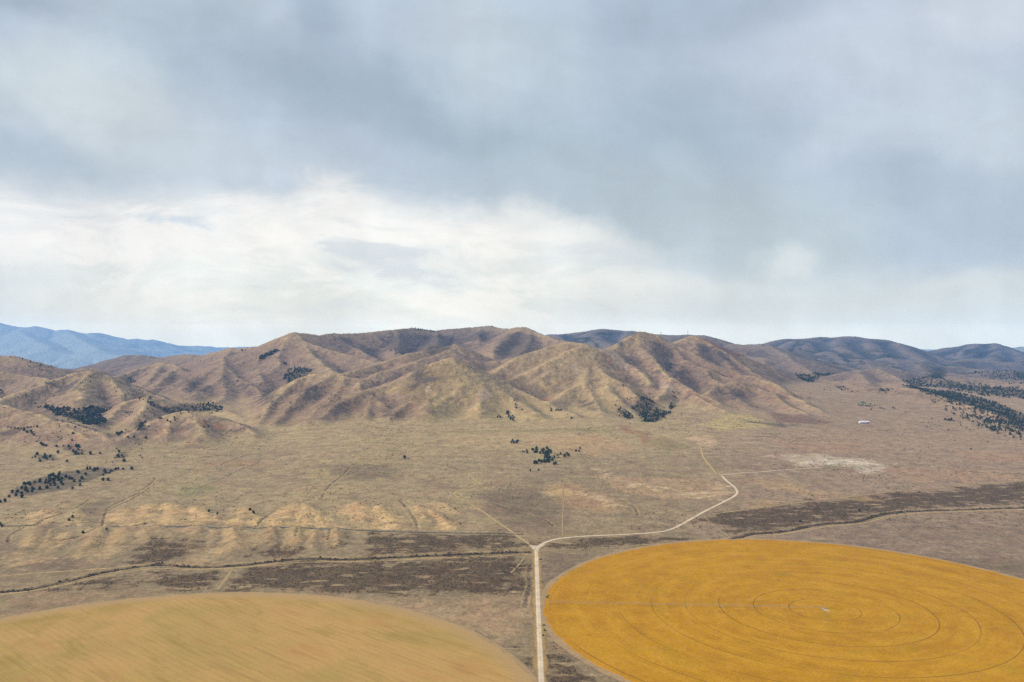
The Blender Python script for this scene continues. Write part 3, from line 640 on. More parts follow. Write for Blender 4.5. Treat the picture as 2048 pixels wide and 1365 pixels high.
paint([(395,845),(410,838),(415,850),(400,852)], kol(160,112,82), .5, 7, .9, .1); paint([(425,850),(445,845),(448,858),(430,860)], kol(158,118,84), .6, 9, 1.0, .1)
paint([(655,770),(690,772),(690,782),(665,780)], kol(168,124,92), .45, 14, 1.0, .1); paint([(815,800),(835,800),(840,815),(810,820)], kol(152,112,86), .4, 10, 1.1, .3)
paint([(1085,795),(1105,793),(1100,800),(1080,802)], kol(158,110,72), .6, 8, 1.0, .1); paint([(1085,780),(1110,760),(1125,760),(1100,785)], kol(176,148,98), .6, 14, 1.0, .1)
paint([(1718,804),(1728,803),(1734,808),(1726,809)], kol(62,104,66), .9, 5, .4, .1)
# each hill has its own cover: straw grass on the front cones, heather brown soil and brush further back, darkened hollows between
for p, c, k in [([(757,776),(809,757),(853,733),(904,722),(945,740),(983,759),(1031,779),(1082,803),(1120,820),(1150,832),(1060,842),(963,845),(853,835),(856,812),(800,790)], kol(172,157,114), .50),
                ([(800,766),(853,742),(905,731),(918,745),(895,768),(872,787),(850,806),(800,788)], kol(122,106,84), .55),
                ([(518,848),(560,800),(600,764),(660,757),(720,785),(770,800),(826,803),(850,812),(840,832),(700,842),(600,848)], kol(126,108,93), .50),
                ([(1000,732),(1049,712),(1125,690),(1190,700),(1215,725),(1260,780),(1273,792),(1220,828),(1150,815),(1110,798),(1060,770)], kol(178,160,122), .40),
                ([(1300,680),(1345,690),(1400,715),(1480,745),(1560,790),(1580,815),(1460,815),(1380,775),(1340,745)], kol(124,107,98), .45),
                ([(1385,678),(1425,695),(1470,725),(1500,745),(1440,735),(1395,705)], kol(116,102,98), .45),
                ([(690,750),(757,729),(848,704),(905,692),(930,700),(900,718),(850,728),(800,752),(760,770)], kol(150,132,118), .40),
                ([(300,790),(380,730),(443,735),(520,770),(515,820),(430,815)], kol(138,120,108), .35),
                ([(960,745),(985,745),(1030,772),(1082,798),(1110,812),(1090,795),(1060,770),(1010,745)], kol(116,100,86), .45)]:
    paint(p, c, k, 40, .9, None)
# dark patches on the hills, brush among them, and scree
DB = kol(84,78,80)
for p in [[(760,680),(800,666),(900,670),(945,688),(900,700),(860,712),(790,706)], [(890,672),(960,664),(1000,668),(960,685)], [(985,705),(1005,675),(1050,664),(1075,680),(1050,712),(1010,716)], [(665,675),(700,672),(710,700),(690,705)], [(720,690),(760,700),(758,724),(735,715)],
          [(1300,682),(1330,690),(1350,712),(1345,745),(1325,735),(1305,705)], [(1235,712),(1262,708),(1275,725),(1262,732)], [(1345,745),(1365,740),(1400,765),(1395,785),(1360,768)], [(1385,690),(1430,692),(1465,722),(1440,732),(1405,715)],
          [(1450,785),(1480,780),(1490,795),(1465,800)], [(1335,720),(1355,725),(1352,750),(1330,740)], [(595,780),(630,778),(640,800),(605,802)], [(655,812),(700,808),(705,830),(665,835)], [(770,820),(800,825),(790,838),(760,835)], [(1155,800),(1185,805),(1190,820),(1160,818)],
          [(100,765),(150,762),(165,780),(120,785)], [(470,765),(500,770),(505,790),(480,785)], [(360,755),(400,760),(420,785),(380,790)], [(1480,840),(1530,845),(1600,850),(1560,855)], [(520,790),(545,780),(550,800),(525,815)], [(800,745),(850,740),(870,760),(830,775)]]:
    paint(p, DB, .72, 24, 1.5, .6)
for p in [[(950,790),(975,780),(985,790),(960,805)], [(1145,730),(1160,728),(1155,755),(1145,750)], [(1195,700),(1235,705),(1262,740),(1240,735),(1215,720)], [(852,770),(860,765),(860,785),(855,785)], [(1320,760),(1345,775),(1340,785),(1320,775)]]:
    paint(p, kol(182,165,150), .55, 8, 1.6, .1)
for p in [[(1405,678),(1440,690),(1490,710),(1480,718),(1440,700)], [(1365,775),(1400,795),(1385,792)], [(1195,702),(1225,715),(1222,730),(1205,718)]]:
    paint(p, kol(128,88,82), .6, 9, 1.4, .4)
for p in [[(1283,794),(1298,800),(1318,820),(1346,824),(1325,838),(1308,845),(1287,844),(1279,833),(1259,815),(1268,812)], [(1234,819),(1250,817),(1267,838),(1254,839)], [(74,815),(110,815),(150,822),(190,815),(230,812),(200,828),(213,845),(195,854),(160,844),(110,831)],
          [(315,816),(350,812),(398,808),(446,822),(390,824),(330,827)], [(570,745),(610,735),(625,742),(595,760),(566,757)], [(517,715),(550,700),(557,702),(522,722)], [(1588,746),(1620,752),(1670,748),(1618,766)],
          [(1806,772),(1900,783),(2000,810),(2060,835),(2060,862),(1930,808),(1843,784)], [(1805,762),(1900,762),(2060,782),(2060,798),(1880,774)]]:
    paint(p, kol(60,62,54), .66, 16, 1.5, .3)
COL = lerp(COL, kol(198,170,122), sstep(.30, .95, MND_N + .3 * n_sm) * .28 * (y < 1900) * (az < -.05))
# far wooded slopes
WOOD = kol(38,52,56)
for p in [[(1085,668),(1130,670),(1160,680),(1120,684),(1100,676)], [(1145,680),(1180,673),(1230,690),(1245,700),(1200,690)], [(1175,662),(1225,668),(1215,672),(1185,668)], [(1255,664),(1275,665),(1265,672)],
          [(1560,698),(1610,684),(1610,688),(1575,702)], [(1660,702),(1675,703),(1735,730),(1725,731)], [(1725,708),(1760,710),(1745,714)], [(1925,702),(1960,696),(1945,708),(1925,712)], [(1955,702),(2000,700),(1975,712),(1955,714)],
          [(2025,745),(2060,738),(2060,760),(2035,758)], [(1520,689),(1600,679),(1600,682),(1530,692)], [(1790,683),(1815,690),(1800,696)], [(1745,718),(1790,712),(1795,722)], [(1900,706),(1925,700),(1910,712)], [(1850,755),(1880,735),(1895,745),(1880,758)]]:
    paint(p, WOOD, .8, 30, .8, .3)
for L, w, c, k in [(CREEK, 6.5, kol(66,56,50), .9), (WASH, 6.5, kol(70,62,54), .85)] + [(d, 3.0, kol(110,100,80), .7) for d in DRAINS] + [(d, 5.0, kol(100,96,86), .7) for d in DITCHES]:
    m = (GX > L[:,0].min()-40) & (GX < L[:,0].max()+40) & (GY > L[:,1].min()-40) & (GY < L[:,1].max()+40)
    d = line_dist(GX[m], GY[m], L)
    wgt = (1 - sstep(w * .7, w * 1.15, d + 2.0 * n_fine[m])) * k * sstep(-1.1, -.2, n_sm[m] + n_fine[m])
    COL[m] = lerp(COL[m], c, wgt); BR[m] = np.maximum(BR[m], wgt * .7)
    bank = np.exp(-((d - w * 1.8) / (w * .5)) ** 2) * .5
    COL[m] = lerp(COL[m], kol(184,164,122), bank)
# small rills: thin darker threads of damp brush over the whole fan
ril = np.abs(pnoise(x / 210 + .35 * n_mid, y / 420 + .35 * n_mid)) 
COL = lerp(COL, kol(112,104,80), (1 - sstep(.0, .022, ril)) * .45 * (1 - hill) * (y > 1650) * sstep(-.2, .3, n_big + n_mid))
n_pat = fbm(x, y * .8, 24, 4, .62, 61); n_pat2 = fbm(x, y, 75, 4, .6, 63)
COL = lerp(COL, COL * np.array([.72, .72, .66]), sstep(.05, .55, n_pat) * (.22 + .65 * BR))
COL = lerp(COL, COL * np.array([1.16, 1.13, 1.10]), sstep(.10, .6, -n_pat) * .55)
COL = lerp(COL, COL * np.array([.98, .90, .92]), sstep(.1, .6, n_pat2) * .8)
COL = lerp(COL, COL * np.array([1.0, 1.0, .95]), sstep(.1, .6, -n_pat2) * .6)
COL *= (1 + .10 * n_fine[..., None] + .08 * n_sm[..., None])
COL = np.clip(COL, 0.005, 0.8); BR = np.clip(BR, 0, 1)

# ------------------------------------------------------------------ materials
def material(name):
    m = bpy.data.materials.new(name); m.use_nodes = True
    t = NT(m.node_tree); p = m.node_tree.nodes['Principled BSDF']; p.inputs['Roughness'].default_value = .95
    p.inputs['Specular IOR Level'].default_value = .15
    return m, t, p
def land_material():
    m, t, p = material('dry_grassland')
    a = t.new('ShaderNodeAttribute', attribute_name='soil'); b = t.new('ShaderNodeAttribute', attribute_name='brush')
    pos = t.new('ShaderNodeNewGeometry').outputs['Position']
    n1 = t.noise(pos, 1 / 7.0, 5, .65); n2 = t.noise(pos, 1 / 28.0, 4, .6); n3 = t.noise(t.mapping(pos, (40, 9, 3)), 1 / 3.2, 3, .6)
    col = t.mix(1.0, a.outputs['Color'], T2(t, t.ramp(n1, .3, .7, .82, 1.18)), 'MULTIPLY')
    col = t.mix(1.0, col, T2(t, t.ramp(n2, .3, .7, .88, 1.12)), 'MULTIPLY')
    v = t.new('ShaderNodeTexVoronoi'); t.put(v.inputs['Vector'], pos); v.inputs['Scale'].default_value = 1 / 5.5; v.inputs['Randomness'].default_value = 1
    spk = t.math('MULTIPLY', t.ramp(v.outputs['Distance'], .42, .22), t.ramp(t.math('ADD', n2, t.math('MULTIPLY_ADD', b.outputs['Fac'], .75, -.55)), .28, .45))
    col = t.mix(t.math('MULTIPLY', spk, .62), col, tuple(kol(70,64,48)) + (1,))
    pal = t.math('MULTIPLY', t.ramp(n3, .62, .72), t.ramp(b.outputs['Fac'], .05, .6, .35, .55))
    col = t.mix(pal, col, tuple(kol(196,180,150)) + (1,))
    t.put(p.inputs['Base Color'], col)
    bp = t.new('ShaderNodeBump'); bp.inputs['Strength'].default_value = .55; bp.inputs['Distance'].default_value = 1.0
    t.put(bp.inputs['Height'], t.math('ADD', t.math('MULTIPLY', n1, 2.0), t.math('MULTIPLY', n2, 5.0))); t.put(p.inputs['Normal'], bp.outputs[0])
    return m
def T2(t, v):
    c = t.new('ShaderNodeCombineColor')
    for i in range(3): t.put(c.inputs[i], v)
    return c.outputs[0]
def plain_material(name, c1, c2, scale=.5, lo=.35, hi=.65, rough=.9, metal=0.0):
    m, t, p = material(name)
    tc = t.new('ShaderNodeTexCoord').outputs['Object']
    t.put(p.inputs['Base Color'], t.mix(t.ramp(t.noise(tc, scale, 5, .6), lo, hi), tuple(c1)[:3] + (1,), tuple(c2)[:3] + (1,)))
    p.inputs['Roughness'].default_value = rough; p.inputs['Metallic'].default_value = metal
    return m
M_LAND = land_material()

# ------------------------------------------------------------------ build the sheets
ALLV = np.stack([GX, GY, GZ], -1).reshape(-1, 3).astype(np.float32)
_i = (np.arange(NR - 1)[:, None] * NA); _j = np.arange(NA)[None]; _j2 = (_j + 1) % NA
ALLF = np.stack([_i + _j, _i + _j2, _i + NA + _j2, _i + NA + _j], -1).reshape(-1, 4)
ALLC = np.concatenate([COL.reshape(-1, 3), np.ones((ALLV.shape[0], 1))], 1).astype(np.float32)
ALLB = BR.reshape(-1).astype(np.float32)
hm = (blur(sstep(4, 9, REL) * (GY > 2300) * 1.0, 2) > .5).reshape(-1)
fv = hm[ALLF].sum(1) >= 3
rv = np.hypot(ALLV[ALLF[:, 0], 0], ALLV[ALLF[:, 0], 1])
def sheet(name, F):
    used = np.unique(F); remap = np.zeros(len(ALLV), np.int64); remap[used] = np.arange(len(used)); F = remap[F]
    me = bpy.data.meshes.new(name)
    me.vertices.add(len(used)); me.vertices.foreach_set('co', ALLV[used].ravel())
    me.loops.add(F.size); me.loops.foreach_set('vertex_index', F.ravel().astype(np.int32))
    me.polygons.add(len(F)); me.polygons.foreach_set('loop_start', np.arange(0, F.size, 4, dtype=np.int32))
    me.polygons.foreach_set('use_smooth', np.ones(len(F), bool))
    me.update(calc_edges=True)
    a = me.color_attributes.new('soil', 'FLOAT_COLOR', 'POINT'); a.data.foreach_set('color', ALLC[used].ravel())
    b = me.attributes.new('brush', 'FLOAT', 'POINT'); b.data.foreach_set('value', ALLB[used])
    me.materials.append(M_LAND)
    o = bpy.data.objects.new(name, me); C.objects.link(o); o['kind'] = 'structure'
    return o
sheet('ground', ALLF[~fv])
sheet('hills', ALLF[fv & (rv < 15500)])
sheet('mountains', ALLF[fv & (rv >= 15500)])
#@@PART3
# ------------------------------------------------------------------ mesh helpers
def tag(o, label=None, cat=None, group=None, kind=None):
    if label: o['label'] = label
    if cat: o['category'] = cat
    if group: o['group'] = group
    if kind: o['kind'] = kind
    return o
def mesh_obj(name, V, F, mat, parent=None, smooth=False):
    me = bpy.data.meshes.new(name); me.from_pydata([tuple(map(float, v)) for v in V], [], [tuple(map(int, f)) for f in F]); me.materials.append(mat)
    if smooth: me.polygons.foreach_set('use_smooth', [True] * len(me.polygons))
    me.update()
    o = bpy.data.objects.new(name, me); C.objects.link(o)
    if parent: o.parent = parent
    return o
def empty(name, loc, rz=0.0):
    o = bpy.data.objects.new(name, None); C.objects.link(o); o.location = loc; o.rotation_euler = (0, 0, rz); o.empty_display_size = 2
    return o
class MB:
    def __init__(s): s.v = []; s.f = []
    def add(s, V, F):
        k = len(s.v); s.v += [tuple(v) for v in V]; s.f += [tuple(i + k for i in f) for f in F]; return s
    def box(s, c, d, rz=0.0):
        x, y, z = c; a, b, h = d[0]/2, d[1]/2, d[2]/2; cs, sn = math.cos(rz), math.sin(rz)
        V = [(x + i*a*cs - j*b*sn, y + i*a*sn + j*b*cs, z + k*h) for i in (-1,1) for j in (-1,1) for k in (-1,1)]
        return s.add(V, [(0,1,3,2),(4,6,7,5),(0,4,5,1),(2,3,7,6),(0,2,6,4),(1,5,7,3)])
    def bar(s, a, b, r, n=6, r2=None):
        a, b = Vector(a), Vector(b); d = (b - a).normalized(); u = d.orthogonal().normalized(); w = d.cross(u); r2 = r if r2 is None else r2
        V = [a + (u*math.cos(2*math.pi*i/n) + w*math.sin(2*math.pi*i/n))*r for i in range(n)] + [b + (u*math.cos(2*math.pi*i/n) + w*math.sin(2*math.pi*i/n))*r2 for i in range(n)]
        return s.add(V, [(i, (i+1)%n, n+(i+1)%n, n+i) for i in range(n)] + [tuple(range(n))[::-1], tuple(range(n, 2*n))])
    def wheel(s, c, r, w, ax=0.0, n=18):
        a = Vector(c); d = Vector((math.cos(ax), math.sin(ax), 0)) * w / 2
        return s.bar(a - d, a + d, r, n)
    def build(s, name, mat, parent=None, smooth=False): return mesh_obj(name, s.v, s.f, mat, parent, smooth)

# ------------------------------------------------------------------ roads and tracks
def road_material(name, c1, c2, c3, ruts=True):
    m, t, p = material(name)
    pos = t.new('ShaderNodeNewGeometry').outputs['Position']; uv = t.new('ShaderNodeAttribute', attribute_name='across').outputs['Fac']
    n = t.noise(pos, .25, 4, .6); n2 = t.noise(pos, .05, 3, .6)
    col = t.mix(t.ramp(n, .35, .65), tuple(c1) + (1,), tuple(c2) + (1,))
    e = t.math('ADD', t.math('ABSOLUTE', uv), t.math('MULTIPLY_ADD', n, .9, -.45))
    col = t.mix(t.ramp(e, .62, .95), col, tuple(c3) + (1,))
    if ruts:
        col = t.mix(t.math('MULTIPLY', t.ramp(t.math('ABSOLUTE', t.math('SUBTRACT', t.math('ABSOLUTE', uv), .02)), .16, .05), .30), col, tuple(c3) + (1,))
    col = t.mix(1.0, col, T2(t, t.ramp(n2, .3, .7, .88, 1.1)), 'MULTIPLY')
    t.put(p.inputs['Base Color'], col)
    return m
M_ROAD = road_material('pale_gravel', kol(226,216,200), kol(212,200,180), kol(176,156,118))
M_TRACK = road_material('dusty_track', kol(198,178,132), kol(182,162,118), kol(158,142,108))
M_FAINT = road_material('faint_track', kol(172,154,118), kol(162,144,112), kol(150,134,106), False)
def smooth_line(L, n=3):
    L = np.array(L)
    for _ in range(n): L[1:-1] = (L[:-2] + 2 * L[1:-1] + L[2:]) / 4
    return L
def ribbon(name, L, w, mat, lift=.22, wob=.0):
    L = smooth_line(L); d = np.gradient(L, axis=0); d /= (np.linalg.norm(d, axis=1)[:, None] + 1e-9); nrm = np.stack([d[:, 1], -d[:, 0]], 1)
    K = 5; offs = np.linspace(-1, 1, K); ww = w / 2 * (1 + wob * fbm(L[:, 0], L[:, 1], 40, 2))
    V = []; A = []
    for k in offs:
        q = L + nrm * (k * ww)[:, None]; z = ground_z(q[:, 0], q[:, 1]); V.append(np.c_[q, z]); A.append(np.full(len(L), k))
    V = np.stack(V, 1); V[:, :, 2] = V[:, :, 2] * .6 + V[:, :, 2].max(1)[:, None] * .4 + lift * (1 - .5 * np.abs(offs)[None])
    n = len(L); F = [(i*K+j, i*K+j+1, (i+1)*K+j+1, (i+1)*K+j) for i in range(n-1) for j in range(K-1)]
    o = mesh_obj(name, V.reshape(-1, 3), F, mat, smooth=True)
    if o.data.polygons[0].normal.z < 0: o.data.flip_normals()
    a = o.data.attributes.new('across', 'FLOAT', 'POINT'); a.data.foreach_set('value', np.stack(A, 1).reshape(-1).astype(np.float32))
    return tag(o, kind='structure')
def resample(q, step=6.0):
    out = [q[0]]
    for a, b in zip(q[:-1], q[1:]):
        n = max(1, int(math.hypot(b[0]-a[0], b[1]-a[1]) / step))
        for k in range(1, n + 1): out.append((a[0] + (b[0]-a[0]) * k / n, a[1] + (b[1]-a[1]) * k / n))
    return np.array(out)
def pline(pts, step=6.0, n=4): return smooth_line(poly_world(pts, step), n)
J = hit(1072.5, 1100)
def verge(L, w): ribbon('road_verge', L, w, M_VERGE, .14, .5)
M_VERGE = road_material('weedy_verge', kol(176,150,98), kol(158,136,92), kol(146,126,92), False)
main = resample([(19.0, 250.0), (33.2, 961.0), (38.0, 1240.0), J], 6)
verge(main, 17.0); ribbon('gravel_road', main, 7.6, M_ROAD, .34)
def junction():
    q = resample([(J[0]-5.5, J[1]-14), (J[0]+4.5, J[1]-14), (J[0]+6, J[1]+8), (J[0]+20, J[1]+38), (J[0]+2, J[1]+26), (J[0]-14, J[1]+30), (J[0]-7, J[1]+8), (J[0]-5.5, J[1]-14)], 3)[:-1]
    c = q.mean(0); V = [(c[0], c[1], float(ground_z(*c)) + .38)] + [(a, b, float(ground_z(a, b)) + .38) for a, b in q]; n = len(q)
    o = mesh_obj('gravel_junction', V, [(0, i+1, (i+1) % n + 1) for i in range(n)], M_ROAD); tag(o, kind='structure')
junction()
ribbon('gravel_road', pline([(1072.5,1101),(1076,1094),(1083,1088),(1092,1084),(1108,1079),(1130,1076),(1165,1073),(1219,1071),(1260,1069),(1294,1067),(1328,1064),(1349,1057),(1376,1042),(1410,1023),(1444,1006),(1466,995),(1475,988),(1474,980),(1466,972),(1455,964),(1444,953)]), 7.2, M_ROAD, .32)
ribbon('dirt_track', pline([(1445,954),(1432,947),(1422,934),(1413,924),(1405,912),(1403,900),(1398,890)]), 5.5, M_TRACK, .30)
ribbon('dirt_track', pline([(1441,951),(1460,948.5),(1500,946),(1560,941),(1600,938),(1642,936)]), 6.0, M_ROAD, .30)
ribbon('dirt_track', pline([(1071,1100),(1064,1092),(1050,1083),(1033,1071),(1014,1057),(996,1045),(972,1028),(950,1014),(934,1004),(918,996),(908,990),(907,984),(918,980),(934,977),(948,973),(954,967),(948,958),(938,950),(928,945)]), 4.6, M_TRACK, .30, .2)
ribbon('dirt_track', pline([(1412,1031),(1480,1021),(1560,1011),(1640,1001),(1700,994),(1800,982),(1840,979),(1960,970),(2080,958)]), 8.0, M_FAINT, .30, .2)
ribbon('dirt_track', pline([(1127,966),(1126,990),(1127,1010),(1125,1030),(1125,1060),(1125,1073)]), 3.0, M_FAINT, .3, .2)
ribbon('dirt_track', pline([(1408,1032),(1425,1050),(1447,1066),(1462,1077)]), 3.4, M_FAINT, .3, .2)
def offset(L, k):
    L = smooth_line(L, 8); d = np.gradient(L, axis=0); d /= (np.linalg.norm(d, axis=1)[:, None] + 1e-9)
    return L + np.stack([d[:, 1], -d[:, 0]], 1) * k
ribbon('dirt_track', offset(CREEK, 20)[::1], 4.0, M_TRACK, .28, .3)
ribbon('dirt_track', offset(CREEK, -19)[::1], 2.6, M_FAINT, .28, .3)
ribbon('dirt_track', offset(WASH, 19)[::1], 4.2, M_TRACK, .28, .3)
ribbon('dirt_track', pline([(-40,1158),(0,1153),(70,1147),(150,1142),(230,1136),(270,1130)]), 5.0, M_TRACK, .28, .3)
ribbon('dirt_track', pline([(1078,1103),(1140,1100),(1240,1095),(1300,1089),(1380,1083),(1430,1083),(1462,1082),(1480,1084),(1500,1087)]), 4.5, M_FAINT, .28, .3)
ribbon('dirt_track', pline([(995,1297),(1030,1298),(1068,1299)]), 3.0, M_FAINT, .28, .2)
ribbon('dirt_track', pline([(465,1137),(458,1150),(448,1163),(435,1180)]), 7.0, M_FAINT, .28, .3)
ribbon('dirt_track', pline([(1050,1113),(1040,1128),(1022,1146)]), 2.6, M_TRACK, .28, .3)

# ditch water
def water_material():
    m, t, p = material('ditch_water'); p.inputs['Base Color'].default_value = (.035, .05, .07, 1); p.inputs['Roughness'].default_value = .35
    p.inputs['Specular IOR Level'].default_value = .5
    bp = t.new('ShaderNodeBump'); bp.inputs['Strength'].default_value = .15
    t.put(bp.inputs['Height'], t.noise(t.new('ShaderNodeTexCoord').outputs['Object'], 1.2, 3)); t.put(p.inputs['Normal'], bp.outputs[0])
    return m
M_WATER = water_material()
for k, L in enumerate(DITCHES): ribbon('water', L, 3.0, M_WATER, .30, .9)

# ------------------------------------------------------------------ irrigated fields
FC = (448.0, 1218.0); FR = 402.0
LC = (-407.3, 852.7); LR = 444.8
def disc(name, c, R, mat, lift, skirt=True):
    rs = np.concatenate([[0.01], np.arange(12, R - 6, 12.0), [R]]); na = 256; an = np.linspace(0, 2*np.pi, na, endpoint=False)
    V = []
    for r in rs:
        rr = r + (1.4 * np.sin(an * 37 + np.cos(an * 11) * 3) + .8 * np.sin(an * 91) if r == R else 0)
        X = c[0] + rr * np.cos(an); Y = c[1] + rr * np.sin(an); V.append(np.c_[X - c[0], Y - c[1], ground_z(X, Y) + lift])
    rim = V[-1].copy(); low_ = rim.copy(); low_[:, 2] -= lift + .3; low_[:, :2] *= 1.0005
    V = np.concatenate(V); n = len(rs)
    F = [(i*na+j, i*na+(j+1)%na, (i+1)*na+(j+1)%na, (i+1)*na+j) for i in range(n-1) for j in range(na)]
    k = len(V); V = np.concatenate([V, rim, low_]); F += [(k+j, k+(j+1)%na, k+na+(j+1)%na, k+na+j) for j in range(na)]
    o = mesh_obj(name, V, F, mat, smooth=True); o.location = (c[0], c[1], 0)
    if o.data.polygons[0].normal.z < 0: o.data.flip_normals()
    return tag(o, kind='structure')
def field_coords(t):
    obj = t.new('ShaderNodeTexCoord').outputs['Object']; s = t.new('ShaderNodeSeparateXYZ'); t.put(s.inputs[0], obj); x, y = s.outputs[0], s.outputs[1]
    r = t.math('SQRT', t.math('ADD', t.math('MULTIPLY', x, x), t.math('MULTIPLY', y, y))); th = t.math('ARCTAN2', y, x)
    c = t.new('ShaderNodeCombineXYZ'); t.put(c.inputs[0], r); t.put(c.inputs[1], th); return obj, r, th, c.outputs[0]
def k4(r, g, b): return tuple(kol(r, g, b)) + (1,)
def gold_field():
    m, t, p = material('ripe_golden_crop'); obj, r, th, pc = field_coords(t)
    arc = t.noise(t.mapping(pc, scale=(1/9., 3.2, 1)), 1, 5, .6); arc2 = t.noise(t.mapping(pc, (5, 2, 0), scale=(1/2.4, 5.0, 1)), 1, 4, .6)
    big = t.noise(obj, 1/130., 4, .55, .6); mid = t.noise(obj, 1/32., 5, .6, .3); fine = t.noise(obj, 1/3.5, 4, .65)
    col = t.mix(t.ramp(big, .35, .65), k4(188,142,2), k4(180,134,2))
    col = t.mix(t.ramp(mid, .42, .66, 0, .55), col, k4(202,154,30)); col = t.mix(t.ramp(mid, .46, .28, 0, .55), col, k4(166,120,4))
    col = t.mix(t.ramp(arc, .54, .70, 0, .42), col, k4(208,160,44)); col = t.mix(t.ramp(arc, .46, .33, 0, .40), col, k4(172,122,5))
    wide = t.noise(t.mapping(pc, (2, 8, 0), scale=(1/26., 1.3, 1)), 1, 3, .5)
    col = t.mix(t.ramp(wide, .50, .66, 0, .25), col, k4(210,166,50)); col = t.mix(t.ramp(wide, .48, .34, 0, .25), col, k4(172,120,4))
    col = t.mix(t.ramp(arc2, .56, .70, 0, .28), col, k4(208,160,40)); col = t.mix(t.ramp(t.noise(t.mapping(obj, (90, 7, 0)), 1/60., 4, .6), .54, .68, 0, .32), col, k4(160,138,8))
    col = t.mix(t.ramp(r, 372, 400, 0, .30), col, k4(186,132,10))
    # wheel ruts of the sprinkler, one ring under each tower
    q = t.math('DIVIDE', t.math('ADD', r, t.math('MULTIPLY_ADD', t.noise(obj, 1/50., 2), 1.6, -.8)), 49.13)
    fr = t.math('ABSOLUTE', t.math('SUBTRACT', q, t.math('ROUND', q)))
    ring = t.math('MULTIPLY', t.ramp(fr, .0205, .010), t.ramp(t.noise(t.mapping(pc, (3, 1, 0), scale=(1/60., 1.1, 1)), 1, 2, .5), .36, .56, .25, .95))
    ring = t.math('MULTIPLY', ring, t.math('MULTIPLY', t.ramp(r, 30, 40), t.ramp(r, 398, 394)))
    side = t.ramp(t.math('SUBTRACT', t.math('MULTIPLY', r, t.math('SINE', th)), t.math('MULTIPLY', r, t.math('COSINE', th))), 150, 340, 1, .25)
    col = t.mix(t.math('MULTIPLY', t.math('MULTIPLY', ring, side), .72), col, k4(96,70,18))
    fa = t.math('ABSOLUTE', t.math('SUBTRACT', t.math('FRACT', t.math('DIVIDE', r, 6.1)), .5))
    col = t.mix(t.math('MULTIPLY', t.ramp(fa, .12, .03), t.math('MULTIPLY', t.ramp(t.noise(t.mapping(pc, (9, 4, 0), scale=(1/70., 1.6, 1)), 1, 3), .54, .68), .30)), col, k4(158,108,20))
    sp = t.math('MULTIPLY', t.ramp(t.noise(t.mapping(obj, (3, 70, 0)), 1/6., 3), .70, .76), t.ramp(t.noise(t.mapping(obj, (13, 5, 0)), 1/60., 2), .58, .66))
    col = t.mix(t.math('MULTIPLY', sp, .6), col, k4(104,74,24))
    col = t.mix(1.0, col, T2(t, t.ramp(fine, .3, .7, .86, 1.14)), 'MULTIPLY'); t.put(p.inputs['Base Color'], col)
    bp = t.new('ShaderNodeBump'); bp.inputs['Strength'].default_value = .4; bp.inputs['Distance'].default_value = .5; t.put(bp.inputs['Height'], fine); t.put(p.inputs['Normal'], bp.outputs[0])
    return m
def stubble_field():
    m, t, p = material('mown_tan_field'); obj, r, th, pc = field_coords(t)
    dr = t.mapping(t.mapping(obj, rot=(0, 0, rad(42))), scale=(1/120., 1/11., 1)); arc = t.noise(dr, 1, 5, .6); arc2 = t.noise(t.mapping(t.mapping(obj, rot=(0, 0, rad(36))), (3, 3, 0), scale=(1/70., 1/5., 1)), 1, 4, .6)
    big = t.noise(obj, 1/170., 4, .55, .6); mid = t.noise(t.mapping(t.mapping(obj, rot=(0, 0, rad(40))), scale=(1, 2.4, 1)), 1/110., 5, .6, .3); fine = t.noise(obj, 1/3.0, 4, .6)
    col = t.mix(t.ramp(big, .38, .62), k4(190,158,98), k4(174,152,88))
    col = t.mix(t.ramp(mid, .52, .68, 0, .60), col, k4(156,138,70)); col = t.mix(t.ramp(mid, .46, .32, 0, .45), col, k4(184,140,86))
    col = t.mix(t.ramp(arc, .52, .68, 0, .45), col, k4(198,166,100)); col = t.mix(t.ramp(arc, .47, .33, 0, .42), col, k4(158,126,68))
    col = t.mix(t.ramp(arc2, .58, .72, 0, .22), col, k4(200,170,104)); col = t.mix(t.ramp(arc2, .42, .32, 0, .25), col, k4(158,136,66))
    sr = t.new('ShaderNodeSeparateXYZ'); t.put(sr.inputs[0], t.mapping(obj, rot=(0, 0, rad(42))))
    ln = t.math('ABSOLUTE', t.math('SUBTRACT', t.math('FRACT', t.math('DIVIDE', t.math('ADD', sr.outputs[1], t.math('MULTIPLY', big, 30)), 9.4)), .5))
    col = t.mix(t.math('MULTIPLY', t.ramp(ln, .16, .04), t.ramp(mid, .42, .62, .10, .34)), col, k4(150,122,66))
    s = t.new('ShaderNodeSeparateXYZ'); t.put(s.inputs[0], obj)
    col = t.mix(t.math('MULTIPLY', t.ramp(s.outputs[0], -60, -260), t.ramp(t.noise(t.mapping(obj, (5, 40, 0)), 1/70., 4), .42, .62, 0, .55)), col, k4(146,128,56))
    col = t.mix(t.ramp(t.math('ADD', r, t.math('MULTIPLY', mid, 14)), 420, 447, 0, .85), col, k4(180,154,112))
    col = t.mix(1.0, col, T2(t, t.ramp(fine, .3, .7, .94, 1.06)), 'MULTIPLY'); t.put(p.inputs['Base Color'], col)
    return m
def ring_line(c, R, a0=0, a1=360):
    a = np.radians(np.linspace(a0, a1, 400)); return np.c_[c[0] + R * np.cos(a), c[1] + R * np.sin(a)]
disc('crop_field', FC, FR, gold_field(), .75)
disc('mown_field', LC, LR, stubble_field(), .32)
M_EDGE = road_material('field_edge', kol(176,154,118), kol(166,144,110), kol(156,138,108), False)
ribbon('field_edge_track', ring_line(FC, FR + 4.5), 13.0, M_EDGE, .20, .25)
ribbon('field_edge_track', ring_line(LC, LR + 2.5), 10.0, M_EDGE, .20, .0)

